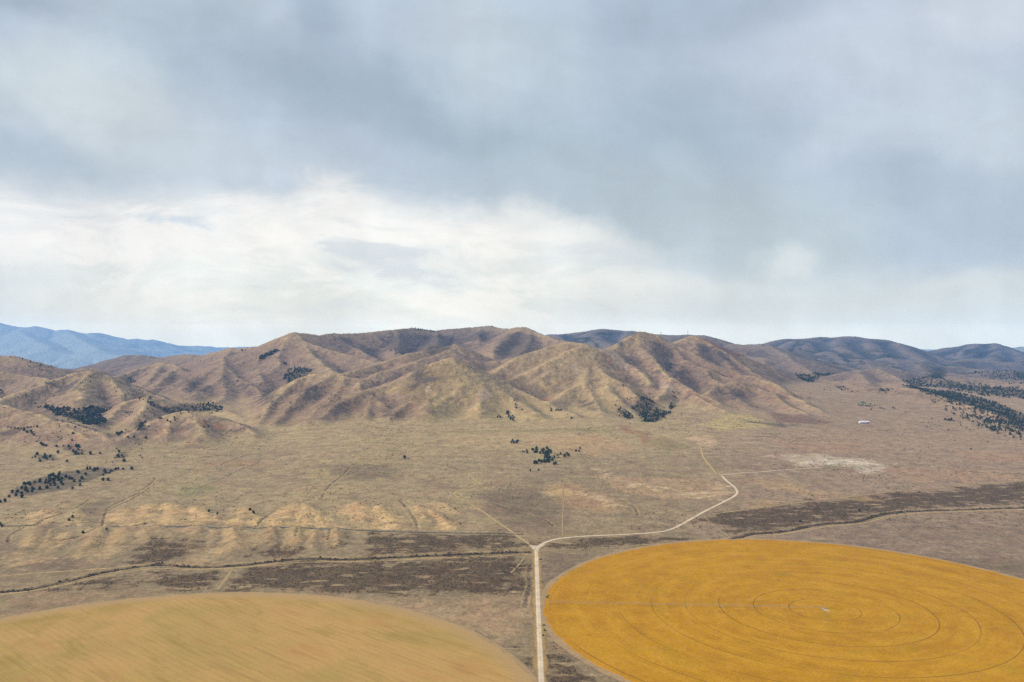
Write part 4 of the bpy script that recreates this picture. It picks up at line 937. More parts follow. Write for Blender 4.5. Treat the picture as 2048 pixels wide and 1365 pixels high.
# ------------------------------------------------------------------ centre-pivot sprinkler
M_STEEL = plain_material('galvanised_steel', (.48,.48,.48), (.34,.34,.35), 1.2, rough=.5, metal=.6)
M_TYRE = plain_material('black_rubber', (.02,.02,.02), (.035,.032,.03), 3)
M_CONC = plain_material('pale_concrete', (.62,.60,.56), (.50,.48,.44), .6)
M_WHITE = plain_material('white_paint', (.80,.80,.79), (.70,.70,.69), .5, rough=.6)
def pivot():
    end = np.array([-400.0, 26.0]); ang = math.atan2(end[1], end[0]); z0 = float(ground_z(*FC))
    root = empty('center_pivot', (FC[0], FC[1], z0), ang)
    tag(root, 'long galvanised sprinkler arm on wheeled towers crossing the golden round field', 'irrigation machine')
    SP = 49.13; Hp = 4.2
    b = MB()
    for sx in (-1, 1):
        for sy in (-1, 1): b.bar((sx*2.0, sy*2.0, .3), (sx*.35, sy*.35, Hp + .5), .11)
    for h in (1.4, 2.8):
        k = 2.0 - (2.0 - .35) * h / (Hp + .2)
        q = [(-k,-k,h),(k,-k,h),(k,k,h),(-k,k,h)]
        for i in range(4): b.bar(q[i], q[(i+1)%4], .06)
    b.build('pivot_frame', M_STEEL, root)
    MB().bar((0,0,.2),(0,0,Hp+1.2),.2,10).bar((0,0,Hp+1.1),(1.2,0,Hp+1.1),.16,8).build('riser_pipe', M_STEEL, root)
    bx = MB().box((2.6, -1.6, 1.5), (.9, .6, 1.4)); bx.build('control_box', M_WHITE, root)
    for k in range(8):
        a, c = k * SP, (k + 1) * SP; n = 12; pp = MB(); tr = MB(); pts = []
        for i in range(n + 1):
            s = i / n; pts.append((a + (c - a) * s, 0, Hp + 1.0 * math.sin(math.pi * s)))
        for i in range(n): pp.bar(pts[i], pts[i+1], .15, 6)
        pp.build('span_pipe', M_STEEL, root)
        low = [(x, s * .55, z - .25 - 1.15 * math.sin(math.pi * i / n)) for s in (-1, 1) for i, (x, _, z) in enumerate(pts)]
        for s in (0, 1):
            L = low[s*(n+1):(s+1)*(n+1)]
            for i in range(n): tr.bar(L[i], L[i+1], .035, 4)
            for i in range(1, n): tr.bar(L[i], pts[i], .035, 4); tr.bar(L[i], pts[i+1 if i < n-1 else i], .03, 4)
        for i in range(1, n): tr.bar(low[i], low[n+1+i], .03, 4)
        tr.build('truss', M_STEEL, root)
        for i in range(1, n): MB().bar(pts[i], (pts[i][0], .3, 1.9), .03, 4).build('drop_hose', M_TYRE, root)
    e = MB(); e.bar((8*SP, 0, Hp), (8*SP + 7, 0, Hp + .2), .1, 6); e.bar((8*SP + 7, 0, Hp + .2), (8*SP + 7, 0, Hp + .8), .07); e.bar((8*SP, 0, Hp + 1.6), (8*SP + 6, 0, Hp + .2), .03, 4)
    e.build('overhang', M_STEEL, root)
    for k in range(1, 9):
        x = k * SP; t_ = MB()
        for s in (-1, 1):
            t_.bar((x, s*2.1, .9), (x, 0, Hp), .09); t_.bar((x, s*2.1, .9), (x - .8, s*.3, Hp - .1), .05, 4)
        t_.bar((x, -2.1, .9), (x, 2.1, .9), .11); t_.box((x, 0, 1.1), (.5, .7, .5))
        tw = t_.build('drive_tower', M_STEEL, root)
        for s in (-1, 1):
            w = MB().wheel((x, s*2.1, .72), .70, .42).build('wheel', M_TYRE, tw)
    pad = MB().box((0,0,0.45),(4,4,.9)); q = pad.build('concrete_pad', M_CONC, root)
pivot()
def gravel_apron():
    V = [(0,0,1.02)]; n = 28
    for i in range(n):
        a = 2*math.pi*i/n; r = 3.6 * (1 + .15*math.sin(3*a) + .1*math.sin(5*a+1)); V.append((r*1.25*math.cos(a), r*.9*math.sin(a), .82))
    V[0] = (0,0,.84)
    o = mesh_obj('gravel_patch', V, [(0, i+1, (i+1)%n+1) for i in range(n)], M_ROAD); o.location = (FC[0] + 2, FC[1] - 3, float(ground_z(*FC))); tag(o, kind='structure')
gravel_apron()

# ------------------------------------------------------------------ ranch sheds, masts, parked vehicle
M_ROOF = plain_material('white_sheet_roof', (.66,.68,.70), (.56,.58,.60), .4, rough=.5)
M_WALLW = plain_material('weathered_white_wall', (.60,.60,.59), (.45,.44,.42), .5)
M_DOORD = plain_material('dark_door', (.06,.06,.07), (.10,.10,.10), 1)
def shed(u, v, L, Wd, hh, rz, label, doors=3):
    x, y = hit(u, v); z = float(ground_z(x, y)); r = empty('ranch_shed', (x, y, z - .2), rz); tag(r, label, 'shed', 'white ranch sheds')
    a, b = L/2, Wd/2; rise = Wd * .22
    V = [(-a,-b,0),(a,-b,0),(a,b,0),(-a,b,0),(-a,-b,hh),(a,-b,hh),(a,b,hh),(-a,b,hh),(-a,0,hh+rise),(a,0,hh+rise)]
    mesh_obj('wall', V, [(0,1,5,4),(2,3,7,6),(3,0,4,8,7),(1,2,6,9,5)], M_WALLW, r)
    o = .6; t = .18; V = [(-a-o,-b-o,hh-.15),(a+o,-b-o,hh-.15),(a+o,0,hh+rise+.12),(-a-o,0,hh+rise+.12),(-a-o,b+o,hh-.15),(a+o,b+o,hh-.15)]
    V = V + [(p[0],p[1],p[2]+t) for p in V]
    mesh_obj('roof', V, [(6,7,8,9),(9,8,11,10),(0,3,2,1),(3,4,5,2),(0,1,7,6),(4,10,11,5),(0,6,9,3),(3,9,10,4),(1,2,8,7),(2,5,11,8)], M_ROOF, r)
    for k in range(doors):
        xx = -a + L * (k + .5) / doors; MB().box((xx, -b - .04, 1.7), (3.4, .12, 3.4)).build('door', M_DOORD, r)
shed(1724, 846.5, 21, 19, 4.0, .02, 'larger long white roofed ranch shed alone on the plain')
shed(1734.5, 846.2, 11, 14, 3.6, .02, 'smaller white roofed shed at the right end of the long shed', 2)
M_MAST = plain_material('dark_mast_steel', (.14,.15,.17), (.22,.22,.24), .3, metal=.3)
def mast(u, label, hgt):
    Y = 6850.0; x = (u - CU) / FPX * Y; ys = np.arange(6300, 7600, 20.0); zs = ground_z(x + 0 * ys, ys); y = float(ys[np.argmax((zs - CAMZ) / ys)]); x = (u - CU) / FPX * y; z = float(ground_z(x, y))
    r = empty('radio_mast', (x, y, z - 1)); tag(r, label, 'radio mast', 'radio masts on the far ridge')
    m = MB(); w = 2.6
    leg = [(math.cos(q), math.sin(q)) for q in (0.5, 2.6, 4.7)]
    n = 10
    for i in range(n):
        h0, h1 = hgt*i/n, hgt*(i+1)/n; w0, w1 = w*(1-.6*i/n), w*(1-.6*(i+1)/n)
        for j in range(3):
            a, b = leg[j], leg[(j+1)%3]
            m.bar((a[0]*w0,a[1]*w0,h0),(a[0]*w1,a[1]*w1,h1),.28,4); m.bar((a[0]*w0,a[1]*w0,h0),(b[0]*w1,b[1]*w1,h1),.16,4); m.bar((a[0]*w1,a[1]*w1,h1),(b[0]*w1,b[1]*w1,h1),.14,4)
    m.build('lattice', M_MAST, r)
    MB().bar((0,0,hgt),(0,0,hgt+9),.2,6).build('antenna', M_MAST, r)
    MB().bar((1.2,-1.4,hgt*.8),(1.2,-2.2,hgt*.8),1.6,12,1.5).build('dish', M_MAST, r)
mast(1321.5, 'thin dark radio mast on the far ridge just right of the pointed peak', 30)
mast(1375.5, 'thin dark radio mast on the far ridge just left of the second peak', 34)
M_CAR = plain_material('dark_car_paint', (.02,.022,.026), (.035,.035,.04), .6, rough=.35); M_GLASS = plain_material('dark_glass', (.03,.04,.05), (.05,.06,.07), .5, rough=.08)
M_LAMP = plain_material('lamp_lens', (.7,.7,.68), (.6,.6,.58), 1, rough=.2)
def car():
    x, y = hit(1081, 1119.5); z = float(ground_z(x, y)); r = empty('parked_truck', (x, y, z + .1), rad(70)); tag(r, 'black pickup truck parked beside the gravel road below the fork', 'pickup truck')
    prof = [(-2.7,.45),(-2.75,1.0),(-.7,1.05),(-.45,1.75),(.75,1.78),(1.35,1.12),(2.55,1.02),(2.7,.85),(2.7,.45)]; n = len(prof)
    def W_(p): return .78 if p[1] > 1.3 else .97
    V = [(p[0], -W_(p), p[1]) for p in prof] + [(p[0], W_(p), p[1]) for p in prof]
    mesh_obj('body', V, [tuple(range(n)), tuple(range(n, 2*n))[::-1]] + [(i, n+i, n+(i+1)%n, (i+1)%n) for i in range(n)], M_CAR, r)
    g = MB()
    for s in (-1, 1): g.add([(-.55,s*.95,1.12),(.95,s*.95,1.14),(.62,s*.83,1.64),(-.38,s*.83,1.62)], [(0,1,2,3)])
    g.add([(.82,-.72,1.72),(.82,.72,1.72),(1.36,.86,1.17),(1.36,-.86,1.17)], [(0,1,2,3)]); g.build('window', M_GLASS, r)
    for a in (-1.75, 1.75):
        for s in (-1, 1): MB().wheel((a, s*.92, .38), .40, .26, math.pi/2).build('wheel', M_TYRE, r)
    for s in (-1, 1): MB().box((2.71, s*.7, .82), (.05,.3,.18)).build('headlight', M_LAMP, r)
car()

# ------------------------------------------------------------------ junipers
def leaf_material(name, a, b):
    m, t, p = material(name); pos = t.new('ShaderNodeNewGeometry').outputs['Position']; oi = t.new('ShaderNodeObjectInfo').outputs['Random']
    c = t.mix(t.ramp(t.noise(pos, .8, 3, .6), .35, .65), tuple(a) + (1,), tuple(b) + (1,))
    c = t.mix(1.0, c, T2(t, t.math('MULTIPLY_ADD', oi, .8, .6)), 'MULTIPLY'); t.put(p.inputs['Base Color'], c); return m
M_JUN = leaf_material('juniper_foliage', (.018,.030,.020), (.036,.050,.028)); M_BARK = plain_material('grey_brown_bark', (.12,.09,.065), (.07,.055,.04), 4)
M_GREEN = leaf_material('green_shrub_foliage', (.06,.10,.03), (.10,.14,.045)); M_BRUSH = leaf_material('sage_brush', (.062,.048,.030), (.115,.088,.056))
_PH = (1 + 5 ** .5) / 2
ICO_V = np.array([(-1,_PH,0),(1,_PH,0),(-1,-_PH,0),(1,-_PH,0),(0,-1,_PH),(0,1,_PH),(0,-1,-_PH),(0,1,-_PH),(_PH,0,-1),(_PH,0,1),(-_PH,0,-1),(-_PH,0,1)]) / math.sqrt(1 + _PH * _PH)
ICO_F = np.array([(0,11,5),(0,5,1),(0,1,7),(0,7,10),(0,10,11),(1,5,9),(5,11,4),(11,10,2),(10,7,6),(7,1,8),(3,9,4),(3,4,2),(3,2,6),(3,6,8),(3,8,9),(4,9,5),(2,4,11),(6,2,10),(8,6,7),(9,8,1)])
def crown(rng, R, Hh_, clumps, leaves, z0=.5):
    V = []; F = []; k = 0
    for i in range(clumps):
        s = (i + .5) / clumps; h = z0 + (Hh_ - z0) * (s ** .9); wid = R * (math.sin(math.pi * min(1, .22 + .78 * s)) ** .7 if s > .35 else .85 + .15 * s) * (1.0 if s < .85 else .7)
        a = i * 2.4 + rng.rand() * .8; d = wid * (.25 + .55 * rng.rand()); c = np.array([d * math.cos(a), d * math.sin(a), h]); r = R * (.30 + .22 * rng.rand())
        vv = ICO_V * (r * (.75 + .5 * rng.rand(12, 1))) * np.array([1, 1, .85]) + c
        V.append(vv); F.append(ICO_F + k); k += 12
    for i in range(leaves):
        a = rng.rand() * 6.28; s = rng.rand(); h = z0 + (Hh_ - z0) * s; d = R * math.sin(math.pi * (.15 + .80 * s)) ** .6 * (.75 + .4 * rng.rand())
        c = np.array([d * math.cos(a), d * math.sin(a), h]); e = rng.randn(3, 3) * R * .13
        V.append(c + e); F.append(np.array([[0, 1, 2]]) + k); k += 3
    return np.concatenate(V), np.concatenate([f for f in F])
rngT = np.random.RandomState(3)
VARS = []
for k in range(5):
    R = 3.2 + .5 * rngT.rand(); hh = 5.5 + 1.6 * rngT.rand(); VARS.append((crown(rngT, R, hh, 13, 46), hh))
def mk(name, V, F, mat):
    me = bpy.data.meshes.new(name); me.from_pydata(V.tolist(), [], F.tolist()); me.materials.append(mat); return me
CROWNS = [mk('crown', v[0][0], v[0][1], M_JUN) for v in VARS]
tb = MB().bar((0,0,-1.2),(.1,.05,1.6),.34,7,.22).bar((.1,.05,1.4),(1.1,.4,3.2),.16,5,.08).bar((.1,.05,1.4),(-.9,.6,3.0),.15,5,.07).bar((.1,.05,1.4),(0,-.8,3.3),.15,5,.07)
TRUNK = mk('trunk', np.array(tb.v), np.array([f for f in tb.f if len(f) == 4]), M_BARK)
def in_poly(p, q):
    c = False; n = len(q)
    for i in range(n):
        (x1, y1), (x2, y2) = q[i], q[(i+1) % n]
        if (y1 > p[1]) != (y2 > p[1]) and p[0] < (x2-x1)*(p[1]-y1)/(y2-y1)+x1: c = not c
    return c
SPOTS = []                                     # (x, y, scale, grove id)
def grove(gid, poly, n, smin=.62, smax=1.5, lo=.0):
    q = hits(poly)
    if len(q) < 3: return
    xs = [p[0] for p in q]; ys = [p[1] for p in q]; c = 0; tr = 0; got = []
    rng = np.random.RandomState(len(SPOTS) + 11)
    while c < n and tr < n * 60:
        tr += 1; p = (min(xs) + rng.rand() * (max(xs)-min(xs)), min(ys) + rng.rand() * (max(ys)-min(ys)))
        if not in_poly(p, q): continue
        if any((p[0]-g[0])**2 + (p[1]-g[1])**2 < 16 for g in got[-60:]): continue
        got.append(p); SPOTS.append((p[0], p[1], smin + (smax-smin) * rng.rand() ** 1.5, gid)); c += 1
def lone(gid, pts, s=1.15):
    for u, v in pts:
        h = hit(u, v)
        if h: SPOTS.append((h[0], h[1], s * (.85 + .3 * rngT.rand()), gid))
GROVES = {
 'foot': ('dark juniper in the dense wedge of trees at the foot of the steep hills', 'junipers in the wedge grove under the steep hills'),
 'plain': ('black green juniper in the ragged clump on the open plain', 'junipers in the ragged clump on the plain'),
 'plainw': ('juniper in the tiny knot just above the ragged clump', 'junipers in the tiny knot on the plain'),
 'spur': ('juniper in the narrow stand low on the central hill', 'junipers low on the central hill'),
 'slope': ('juniper dotted alone on the slope around the wedge grove', 'junipers scattered round the wedge grove'),
 'saddle': ('juniper in the short row below the saddle between the two steep hills', 'junipers in a row below the saddle'),
 'patch': ('juniper growing on the long grey patch at far left', 'junipers on the long grey patch'),
 'bank': ('juniper among the small grey thickets at the mouth of the left valley', 'junipers at the mouth of the left valley'),
 'dome': ('juniper in the thickets on the flank of the low domed hill', 'junipers on the flank of the domed hill'),
 'left': ('juniper dotting the low bank above the grey patch', 'junipers dotting the low bank'),
 'row': ('juniper in the curved row on the front left hill', 'junipers in a curved row'),
 'ranch': ('dark tree in the shelter belt behind the white sheds', 'trees of the ranch shelter belt'),
 'ditch': ('small dark juniper on the tan mounds beside the ditch', 'junipers on the tan mounds'),
 'rplain': ('small lone tree on the wide plain at right', 'lone trees on the right plain'),
}
grove('foot', [(1283,794),(1298,800),(1318,820),(1346,824),(1325,838),(1308,845),(1287,844),(1279,833),(1259,815),(1268,812),(1280,808)], 200)
grove('foot', [(1234,819),(1250,817),(1262,828),(1267,838),(1254,839),(1240,829)], 34); grove('foot', [(1335,810),(1350,803),(1353,815),(1340,820)], 16)
lone('slope', [(1345,785),(1348,786),(1347,794),(1350,796),(1255,800),(1260,801),(1263,798),(1231,812),(1239,833),(1273,791),(1277,793),(1246,775),(1328,817),(1246,772),(1358,789)], 1.0)
grove('plain', [(1090,895),(1100,899),(1103,911),(1137,908),(1139,914),(1120,918),(1103,916),(1095,926),(1067,929),(1066,925),(1084,920),(1089,910),(1072,908)], 52)
grove('plain', [(1061,899),(1075,897),(1078,904),(1068,908)], 9); grove('plain', [(1045,904),(1054,901),(1057,907),(1050,908)], 5); lone('plain', [(1112,929),(1108,930),(1105,922),(1098,925),(1158,904),(1160,899),(1152,904)])
lone('plainw', [(1025,883),(1023,887),(1028,887),(1036,884),(1033,887)])
grove('spur', [(1014,818),(1020,818),(1028,834),(1029,845),(1019,840),(1013,828)], 20); lone('spur', [(998,834),(1001,837),(1029,802),(1031,811),(1032,817),(1044,821),(995,836)])
lone('saddle', [(1101,818),(1103,821),(1102,823),(1112,822),(1116,821),(1119,823),(1122,822),(1143,838)])
grove('patch', [(17,988),(45,970),(68,960),(130,946),(195,936),(200,941),(160,955),(172,962),(130,975),(80,986),(20,991)], 66, .9, 1.3); grove('patch', [(200,946),(240,938),(235,946),(205,953)], 10)
lone('patch', [(246,940),(263,940),(216,962),(206,962),(44,996),(32,993),(18,995),(160,972),(145,979),(1,1006),(10,1004)])
grove('bank', [(120,896),(130,890),(160,890),(168,908),(182,908),(180,912),(150,910)], 18); grove('bank', [(61,911),(87,910),(110,918),(108,923),(85,918),(68,923)], 12); lone('bank', [(134,925),(116,907),(80,924),(113,895),(248,924),(82,889),(86,892),(92,893),(268,876),(256,876),(292,878)], 1.2)
grove('bank', [(230,908),(240,904),(246,913),(236,917)], 6)
grove('dome', [(269,850),(284,845),(295,849),(290,860),(275,862)], 18); grove('dome', [(232,869),(257,854),(250,863),(235,873)], 15); lone('dome', [(335,843),(341,846),(350,842),(349,836),(408,856),(417,854),(361,828),(377,826),(318,838),(322,838),(297,854)], .95)
lone('left', [(48,862),(54,866),(62,864),(64,868),(68,872),(144,882),(146,868),(200,908)], 1.1)
lone('row', [(16,855),(22,857),(30,858),(36,859),(42,859),(48,858),(55,857),(62,856),(68,855),(74,855)], .95)
lone('ranch', [(1718,811),(1721,812),(1725,812),(1732,813),(1736,813),(1740,814),(1744,814),(1741,810),(1750,812),(1760,817),(1764,818),(1769,820),(1786,817),(1790,818),(1742,820)], 1.0)
lone('ditch', [(418,1024),(435,1029),(500,1021),(506,1026),(508,1028),(166,1067),(213,1060),(145,1036),(138,1042),(1,1050),(4,1054)], .75)
lone('rplain', [(1639,844),(1976,885),(1942,900),(1811,826),(1600,1045),(1719,1023)], .8)
lone_unique = [((809,917), 'single round juniper standing alone on the middle of the plain', 1.35), ((1061,943), 'left of two tiny junipers below the ragged clump', .75), ((1077,942), 'right of two tiny junipers below the ragged clump', .8)]
BIG = [
 ('forest', [(74,815),(110,815),(150,822),(190,815),(230,812),(215,822),(200,828),(213,845),(195,854),(160,844),(110,831)], 460), ('forest', [(314,817),(350,812),(380,812),(398,808),(440,815),(446,822),(420,828),(390,824),(350,826),(330,827)], 240),
 ('forest', [(276,799),(300,796),(310,812),(304,821),(298,808)], 22), ('forest', [(392,805),(415,808),(450,816),(430,820)], 40), ('forest', [(570,745),(585,735),(610,735),(625,742),(600,752),(595,760),(575,762),(566,757)], 280), ('forest', [(517,715),(550,700),(557,702),(530,719),(521,722)], 150),
 ('forest', [(83,727),(120,735),(150,740),(110,744)], 60), ('forest', [(566,728),(575,724),(573,731)], 10), ('forest', [(250,752),(268,755),(272,765),(255,760)], 16), ('forest', [(780,700),(800,706),(795,718),(785,716)], 20), ('forest', [(790,706),(812,706),(808,711),(792,711)], 14),
 ('forest', [(1588,746),(1620,752),(1650,750),(1670,748),(1618,766),(1600,758)], 240), ('forest', [(1671,773),(1690,771),(1697,780),(1680,783)], 24), ('forest', [(1752,778),(1790,777),(1780,783),(1760,782)], 18),
 ('forest', [(1806,772),(1830,774),(1900,783),(1960,795),(2000,810),(2060,835),(2060,868),(1980,838),(1930,812),(1880,802),(1843,786)], 1150), ('forest', [(1805,762),(1840,755),(1900,762),(1960,768),(2060,780),(2060,800),(1960,792),(1880,776),(1830,772)], 900),
 ('forest', [(1860,800),(1960,812),(2060,850),(2060,885),(1990,870),(1930,840)], 260), ('forest', [(1900,745),(1960,742),(2060,752),(2060,762),(1980,760)], 260), ('forest', [(1930,830),(1975,835),(2020,846),(2000,850),(1950,838)], 50), ('forest', [(1960,850),(2010,860),(2060,866),(2060,872),(1980,862)], 26), ('forest', [(1885,838),(1905,840),(1915,845),(1890,842)], 10),
 ('forest', [(1855,752),(1880,748),(1890,756),(1870,762)], 40), ('forest', [(2000,768),(2060,762),(2060,776),(2010,778)], 50),
 ('forest', [(820,657),(870,663),(868,665),(820,659)], 26), ('forest', [(880,659),(910,658),(905,662)], 8), ('forest', [(480,699),(520,690),(518,694),(482,701)], 12), ('forest', [(20,712),(110,738),(100,739),(18,716)], 12),
 ('forest', [(0,778),(10,774),(8,786),(0,790)], 8), ('forest', [(48,774),(60,770),(60,778),(50,779)], 6),
]
near = sorted(SPOTS, key=lambda s: math.hypot(s[0], s[1]))
cnt = {}
def tree(x, y, s, label, group, cat='juniper tree', mesh=None, name='juniper_tree', first=True):
    z = float(ground_z(x, y)); k = rngT.randint(len(CROWNS)); r = bpy.data.objects.new(name, None); C.objects.link(r)
    r.location = (x, y, z); r.rotation_euler = (0, 0, rngT.rand() * 6.28); s *= 1.04; r.scale = (s, s, s * (.85 + .25 * rngT.rand()))
    tag(r, label, cat, group)
    for nm, me in (('crown', CROWNS[k]), ('trunk', TRUNK)):
        o = bpy.data.objects.new(nm, me); C.objects.link(o); o.parent = r
for (u, v), lab, s in lone_unique:
    h = hit(u, v); tree(h[0], h[1], s, lab, None)
NIND = 290
ORD = ['leftmost', 'second', 'third', 'fourth', 'fifth', 'sixth', 'seventh', 'eighth', 'ninth', 'tenth', 'eleventh', 'twelfth']
def nth(k): return ORD[k] if k < 12 else '%d%s' % (k + 1, {1: 'st', 2: 'nd', 3: 'rd'}.get((k + 1) % 10 if (k + 1) % 100 not in (11, 12, 13) else 0, 'th'))
def labelled(items):
    out = {}; by = {}
    for it_ in items: by.setdefault(it_[3], []).append(it_)
    for g, L in by.items():
        L = sorted(L, key=lambda q: q[0] / q[1]); place = PLACES[g]
        if len(L) <= 22: sets = [('', L)]
        else:
            sets = []; k = 3 if len(L) > 40 else 2
            for a in range(k):
                part = L[a * len(L) // k:(a + 1) * len(L) // k]; yy = sorted(q[1] for q in part)[len(part) // 2]; nm = (['left', 'middle', 'right'] if k == 3 else ['left', 'right'])[a]
                sets += [('upper ' + nm + ' of ', [q for q in part if q[1] >= yy]), ('lower ' + nm + ' of ', [q for q in part if q[1] < yy])]
        for pre, Q in sets:
            for k_, q in enumerate(Q):
                o_ = nth(k_) + (' from the left' if k_ else '')
                out[q[:3]] = '%s %s, %s%s' % (('small tree' if g in ('ranch', 'rplain') else 'juniper'), o_, pre, place)
    return out
PLACES = {'foot': 'wedge grove under steep hills', 'plain': 'ragged clump on the plain', 'plainw': 'tiny knot above the ragged clump', 'spur': 'narrow stand low on the central hill', 'slope': 'scatter around the wedge grove',
 'saddle': 'short row below the saddle between hills', 'patch': 'long grey patch', 'bank': 'grey thickets by left valley', 'dome': 'thickets on domed hill', 'left': 'scatter above the long grey patch',
 'row': 'curved row on the front left hill', 'ranch': 'shelter belt behind the white sheds', 'ditch': 'scatter on the tan mounds', 'rplain': 'wide bare plain at right'}
LAB = labelled(near[:NIND])
for x_, y_, s_, g_ in near[:NIND]: tree(x_, y_, s_, LAB[(x_, y_, s_)], GROVES[g_][1], 'tree' if g_ in ('ranch', 'rplain') else 'juniper tree')
rest = [(a, b, c) for a, b, c, g in near[NIND:]]
SPOTS.clear()
for gid, poly, n in BIG: grove(gid, poly, n, .65, 1.45)
rest += [(a, b, c) for a, b, c, g in SPOTS]
rb = np.random.RandomState(8)
for (u, v, w, h_, n) in [(60,800,120,40,26),(250,790,60,30,20),(160,760,160,24,22),(60,735,120,16,12),(280,830,60,26,22),(400,770,160,40,20),(600,740,120,30,14),(400,720,200,14,16),(640,800,120,30,12),(1330,740,60,40,10),(150,850,80,24,20),(250,905,120,30,8),(1950,850,200,24,30),(1700,780,160,20,14)]:
    for i in range(n):
        q = hit(u + (rb.rand()-.5)*w, v + (rb.rand()-.5)*h_)
        if q: rest.append((q[0], q[1], .5 + .4 * rb.rand()))
def merged(name, items, variants, mat, zs=0.0):
    Vs, Fs, k = [], [], 0; r = np.random.RandomState(4); A = np.array(items); Z = ground_z(A[:, 0], A[:, 1])
    for (x_, y_, s_), z_ in zip(items, Z):
        V, F = variants[r.randint(len(variants))]; a = r.rand() * 6.28; c, sn = math.cos(a), math.sin(a); s_ = s_ * 1.12
        W_ = np.stack([V[:, 0]*c - V[:, 1]*sn, V[:, 0]*sn + V[:, 1]*c, V[:, 2]], 1) * s_ + np.array([x_, y_, z_ + zs]); Vs.append(W_); Fs.append(F + k); k += len(V)
    V = np.concatenate(Vs).astype(np.float32); F = np.concatenate(Fs).astype(np.int32)
    me = bpy.data.meshes.new(name); me.vertices.add(len(V)); me.vertices.foreach_set('co', V.ravel()); me.loops.add(F.size); me.loops.foreach_set('vertex_index', F.ravel())
    me.polygons.add(len(F)); me.polygons.foreach_set('loop_start', np.arange(0, F.size, 3, dtype=np.int32)); me.update(calc_edges=True); me.materials.append(mat)
    o = bpy.data.objects.new(name, me); C.objects.link(o); return o
o = merged('juniper_woodland', rest, [crown(rngT, 3.3, 5.6, 8, 16) for _ in range(4)], M_JUN)
tag(o, 'dark juniper woods filling far hollows and lower slopes', 'woodland', None, 'stuff')

# ------------------------------------------------------------------ low brush (countless)
def tuft(rng):
    V = ICO_V * (.7 + .6 * rng.rand(12, 1)) * np.array([1.0, 1.0, .62]) + np.array([0, 0, .25]); return V, ICO_F
TUFTS = [tuft(rngT) for _ in range(5)]
def along(L, n, w, s0, s1, rng):
    k = rng.randint(0, len(L) - 1, n); t = rng.rand(n); P_ = L[k] + (L[np.minimum(k+1, len(L)-1)] - L[k]) * t[:, None] + rng.randn(n, 2) * w
    keep = fbm(P_[:, 0], P_[:, 1], 35, 2) > -.15
    return [(a, b, s0 + (s1-s0) * rng.rand()) for (a, b), kk in zip(P_, keep) if kk]
it = along(CREEK, 2600, 3.0, .8, 2.2, rb) + along(WASH, 2000, 3.0, .8, 2.2, rb)
for D in DRAINS: it += along(D, 24, 2.0, .5, 1.0, rb)
o = merged('brush', it, TUFTS, M_BRUSH); tag(o, 'dark brush growing along the dry washes', 'brush', None, 'stuff')
it = []
m_ = (BR > .45) & (GY > 900) & (GY < 2600) & (REL < 4) & (np.abs(GX / GY) < .62)
cand = np.argwhere(m_); area = None
w_ = RR[cand[:, 0]] * np.gradient(RR)[cand[:, 0]] * BR[cand[:, 0], cand[:, 1]]; w_ = w_ / w_.sum()
pick = cand[rb.choice(len(cand), 9000, p=w_)]
for i_, j_ in pick:
    a, b = GX[i_, j_] + rb.randn() * 2, GY[i_, j_] + rb.randn() * 2
    if math.hypot(a - FC[0], b - FC[1]) < FR + 12 or math.hypot(a - LC[0], b - LC[1]) < LR + 8 or abs(a - (33 + (b - 961) * .0193)) < 6: continue
    it.append((a, b, .5 + .7 * rb.rand()))
def scatter(n, mask, wgt, s0, s1):
    cand = np.argwhere(mask); w = RR[cand[:, 0]] * np.gradient(RR)[cand[:, 0]] * wgt[cand[:, 0], cand[:, 1]]; out = []
    for i_, j_ in cand[rb.choice(len(cand), n, p=w / w.sum())]:
        a, b = GX[i_, j_] + rb.randn() * 3, GY[i_, j_] + rb.randn() * 3
        if math.hypot(a - FC[0], b - FC[1]) < FR + 12 or math.hypot(a - LC[0], b - LC[1]) < LR + 8: continue
        out.append((a, b, s0 + (s1 - s0) * rb.rand() ** 2))
    return out
INV = np.abs(GX / np.maximum(GY, 1)) < .64
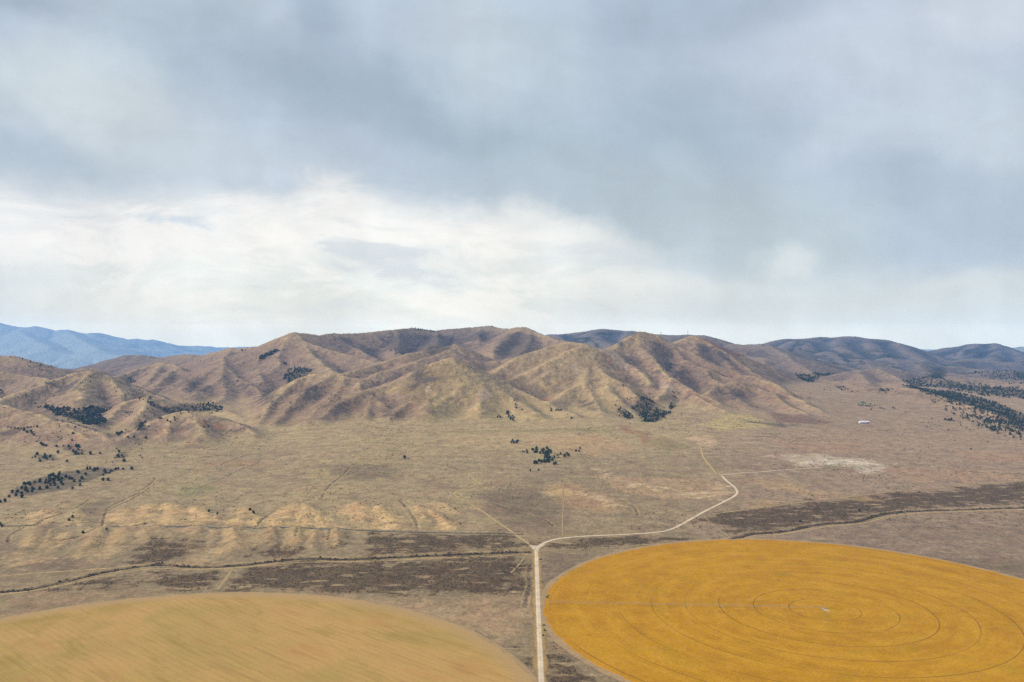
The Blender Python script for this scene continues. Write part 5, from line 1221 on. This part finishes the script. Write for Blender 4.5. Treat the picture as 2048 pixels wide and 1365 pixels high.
it += scatter(6000, INV & (GY > 1700) & (GY < 3300) & (REL < 6), sstep(.05, .9, n_mid + n_pat) + .03, .7, 1.7)
it += scatter(8000, INV & (GY > 2500) & (GY < 5200) & (REL > 6), sstep(.2, 1.0, n_mid + n_pat2) + .02, .8, 2.4)
o = merged('sagebrush', it, TUFTS, M_BRUSH); tag(o, 'low grey brown sagebrush covering the dark strips of ground', 'sagebrush', None, 'stuff')
# green bushes at the field edge by the road
gb = [crown(rngT, 1.6, 2.2, 7, 20, .2) for _ in range(2)]; GBM = [mk('green_bush', v, f, M_GREEN) for v, f in gb]
for i, (u, v, s, lab) in enumerate([(1094,1197,1.5,'largest green bush at the left edge of the golden field'), (1097,1193,1.0,'smaller green bush just above the largest one at the golden field edge'), (1088,1252,1.1,'upper green bush beside the gravel road'), (1089,1262,1.2,'middle green bush beside the gravel road'), (1086,1272,.9,'lower green bush beside the gravel road')]):
    h = hit(u, v); b = bpy.data.objects.new('green_bush', GBM[i % 2]); C.objects.link(b); b.location = (h[0], h[1], float(ground_z(*h)) + .1); b.scale = (s, s, s * .9); b.rotation_euler = (0, 0, i * 1.3)
    tag(b, lab, 'bush', 'green bushes by the gravel road')
#@@PART4


# ------------------------------------------------------------------ haze
def build_haze():
    x0, x1, y0, y1, z0, z1 = -35000, 35000, -35000, 35000, -440, 1080
    vs = [(a, b, c) for a in (x0, x1) for b in (y0, y1) for c in (z0, z1)]
    fs = [(0,1,3,2),(4,6,7,5),(0,4,5,1),(2,3,7,6),(0,2,6,4),(1,5,7,3)]
    me = bpy.data.meshes.new('haze'); me.from_pydata(vs, [], fs)
    m = bpy.data.materials.new('haze'); m.use_nodes = True; t = NT(m.node_tree); t.n.clear()
    out = t.new('ShaderNodeOutputMaterial'); v = t.new('ShaderNodeVolumePrincipled')
    v.inputs['Color'].default_value = HAZE_COL; v.inputs['Density'].default_value = HAZE_DEN; v.inputs['Anisotropy'].default_value = 0.0
    t.l.new(v.outputs[0], out.inputs['Volume']); me.materials.append(m)
    o = bpy.data.objects.new('haze', me); C.objects.link(o); o['kind'] = 'stuff'
build_haze()
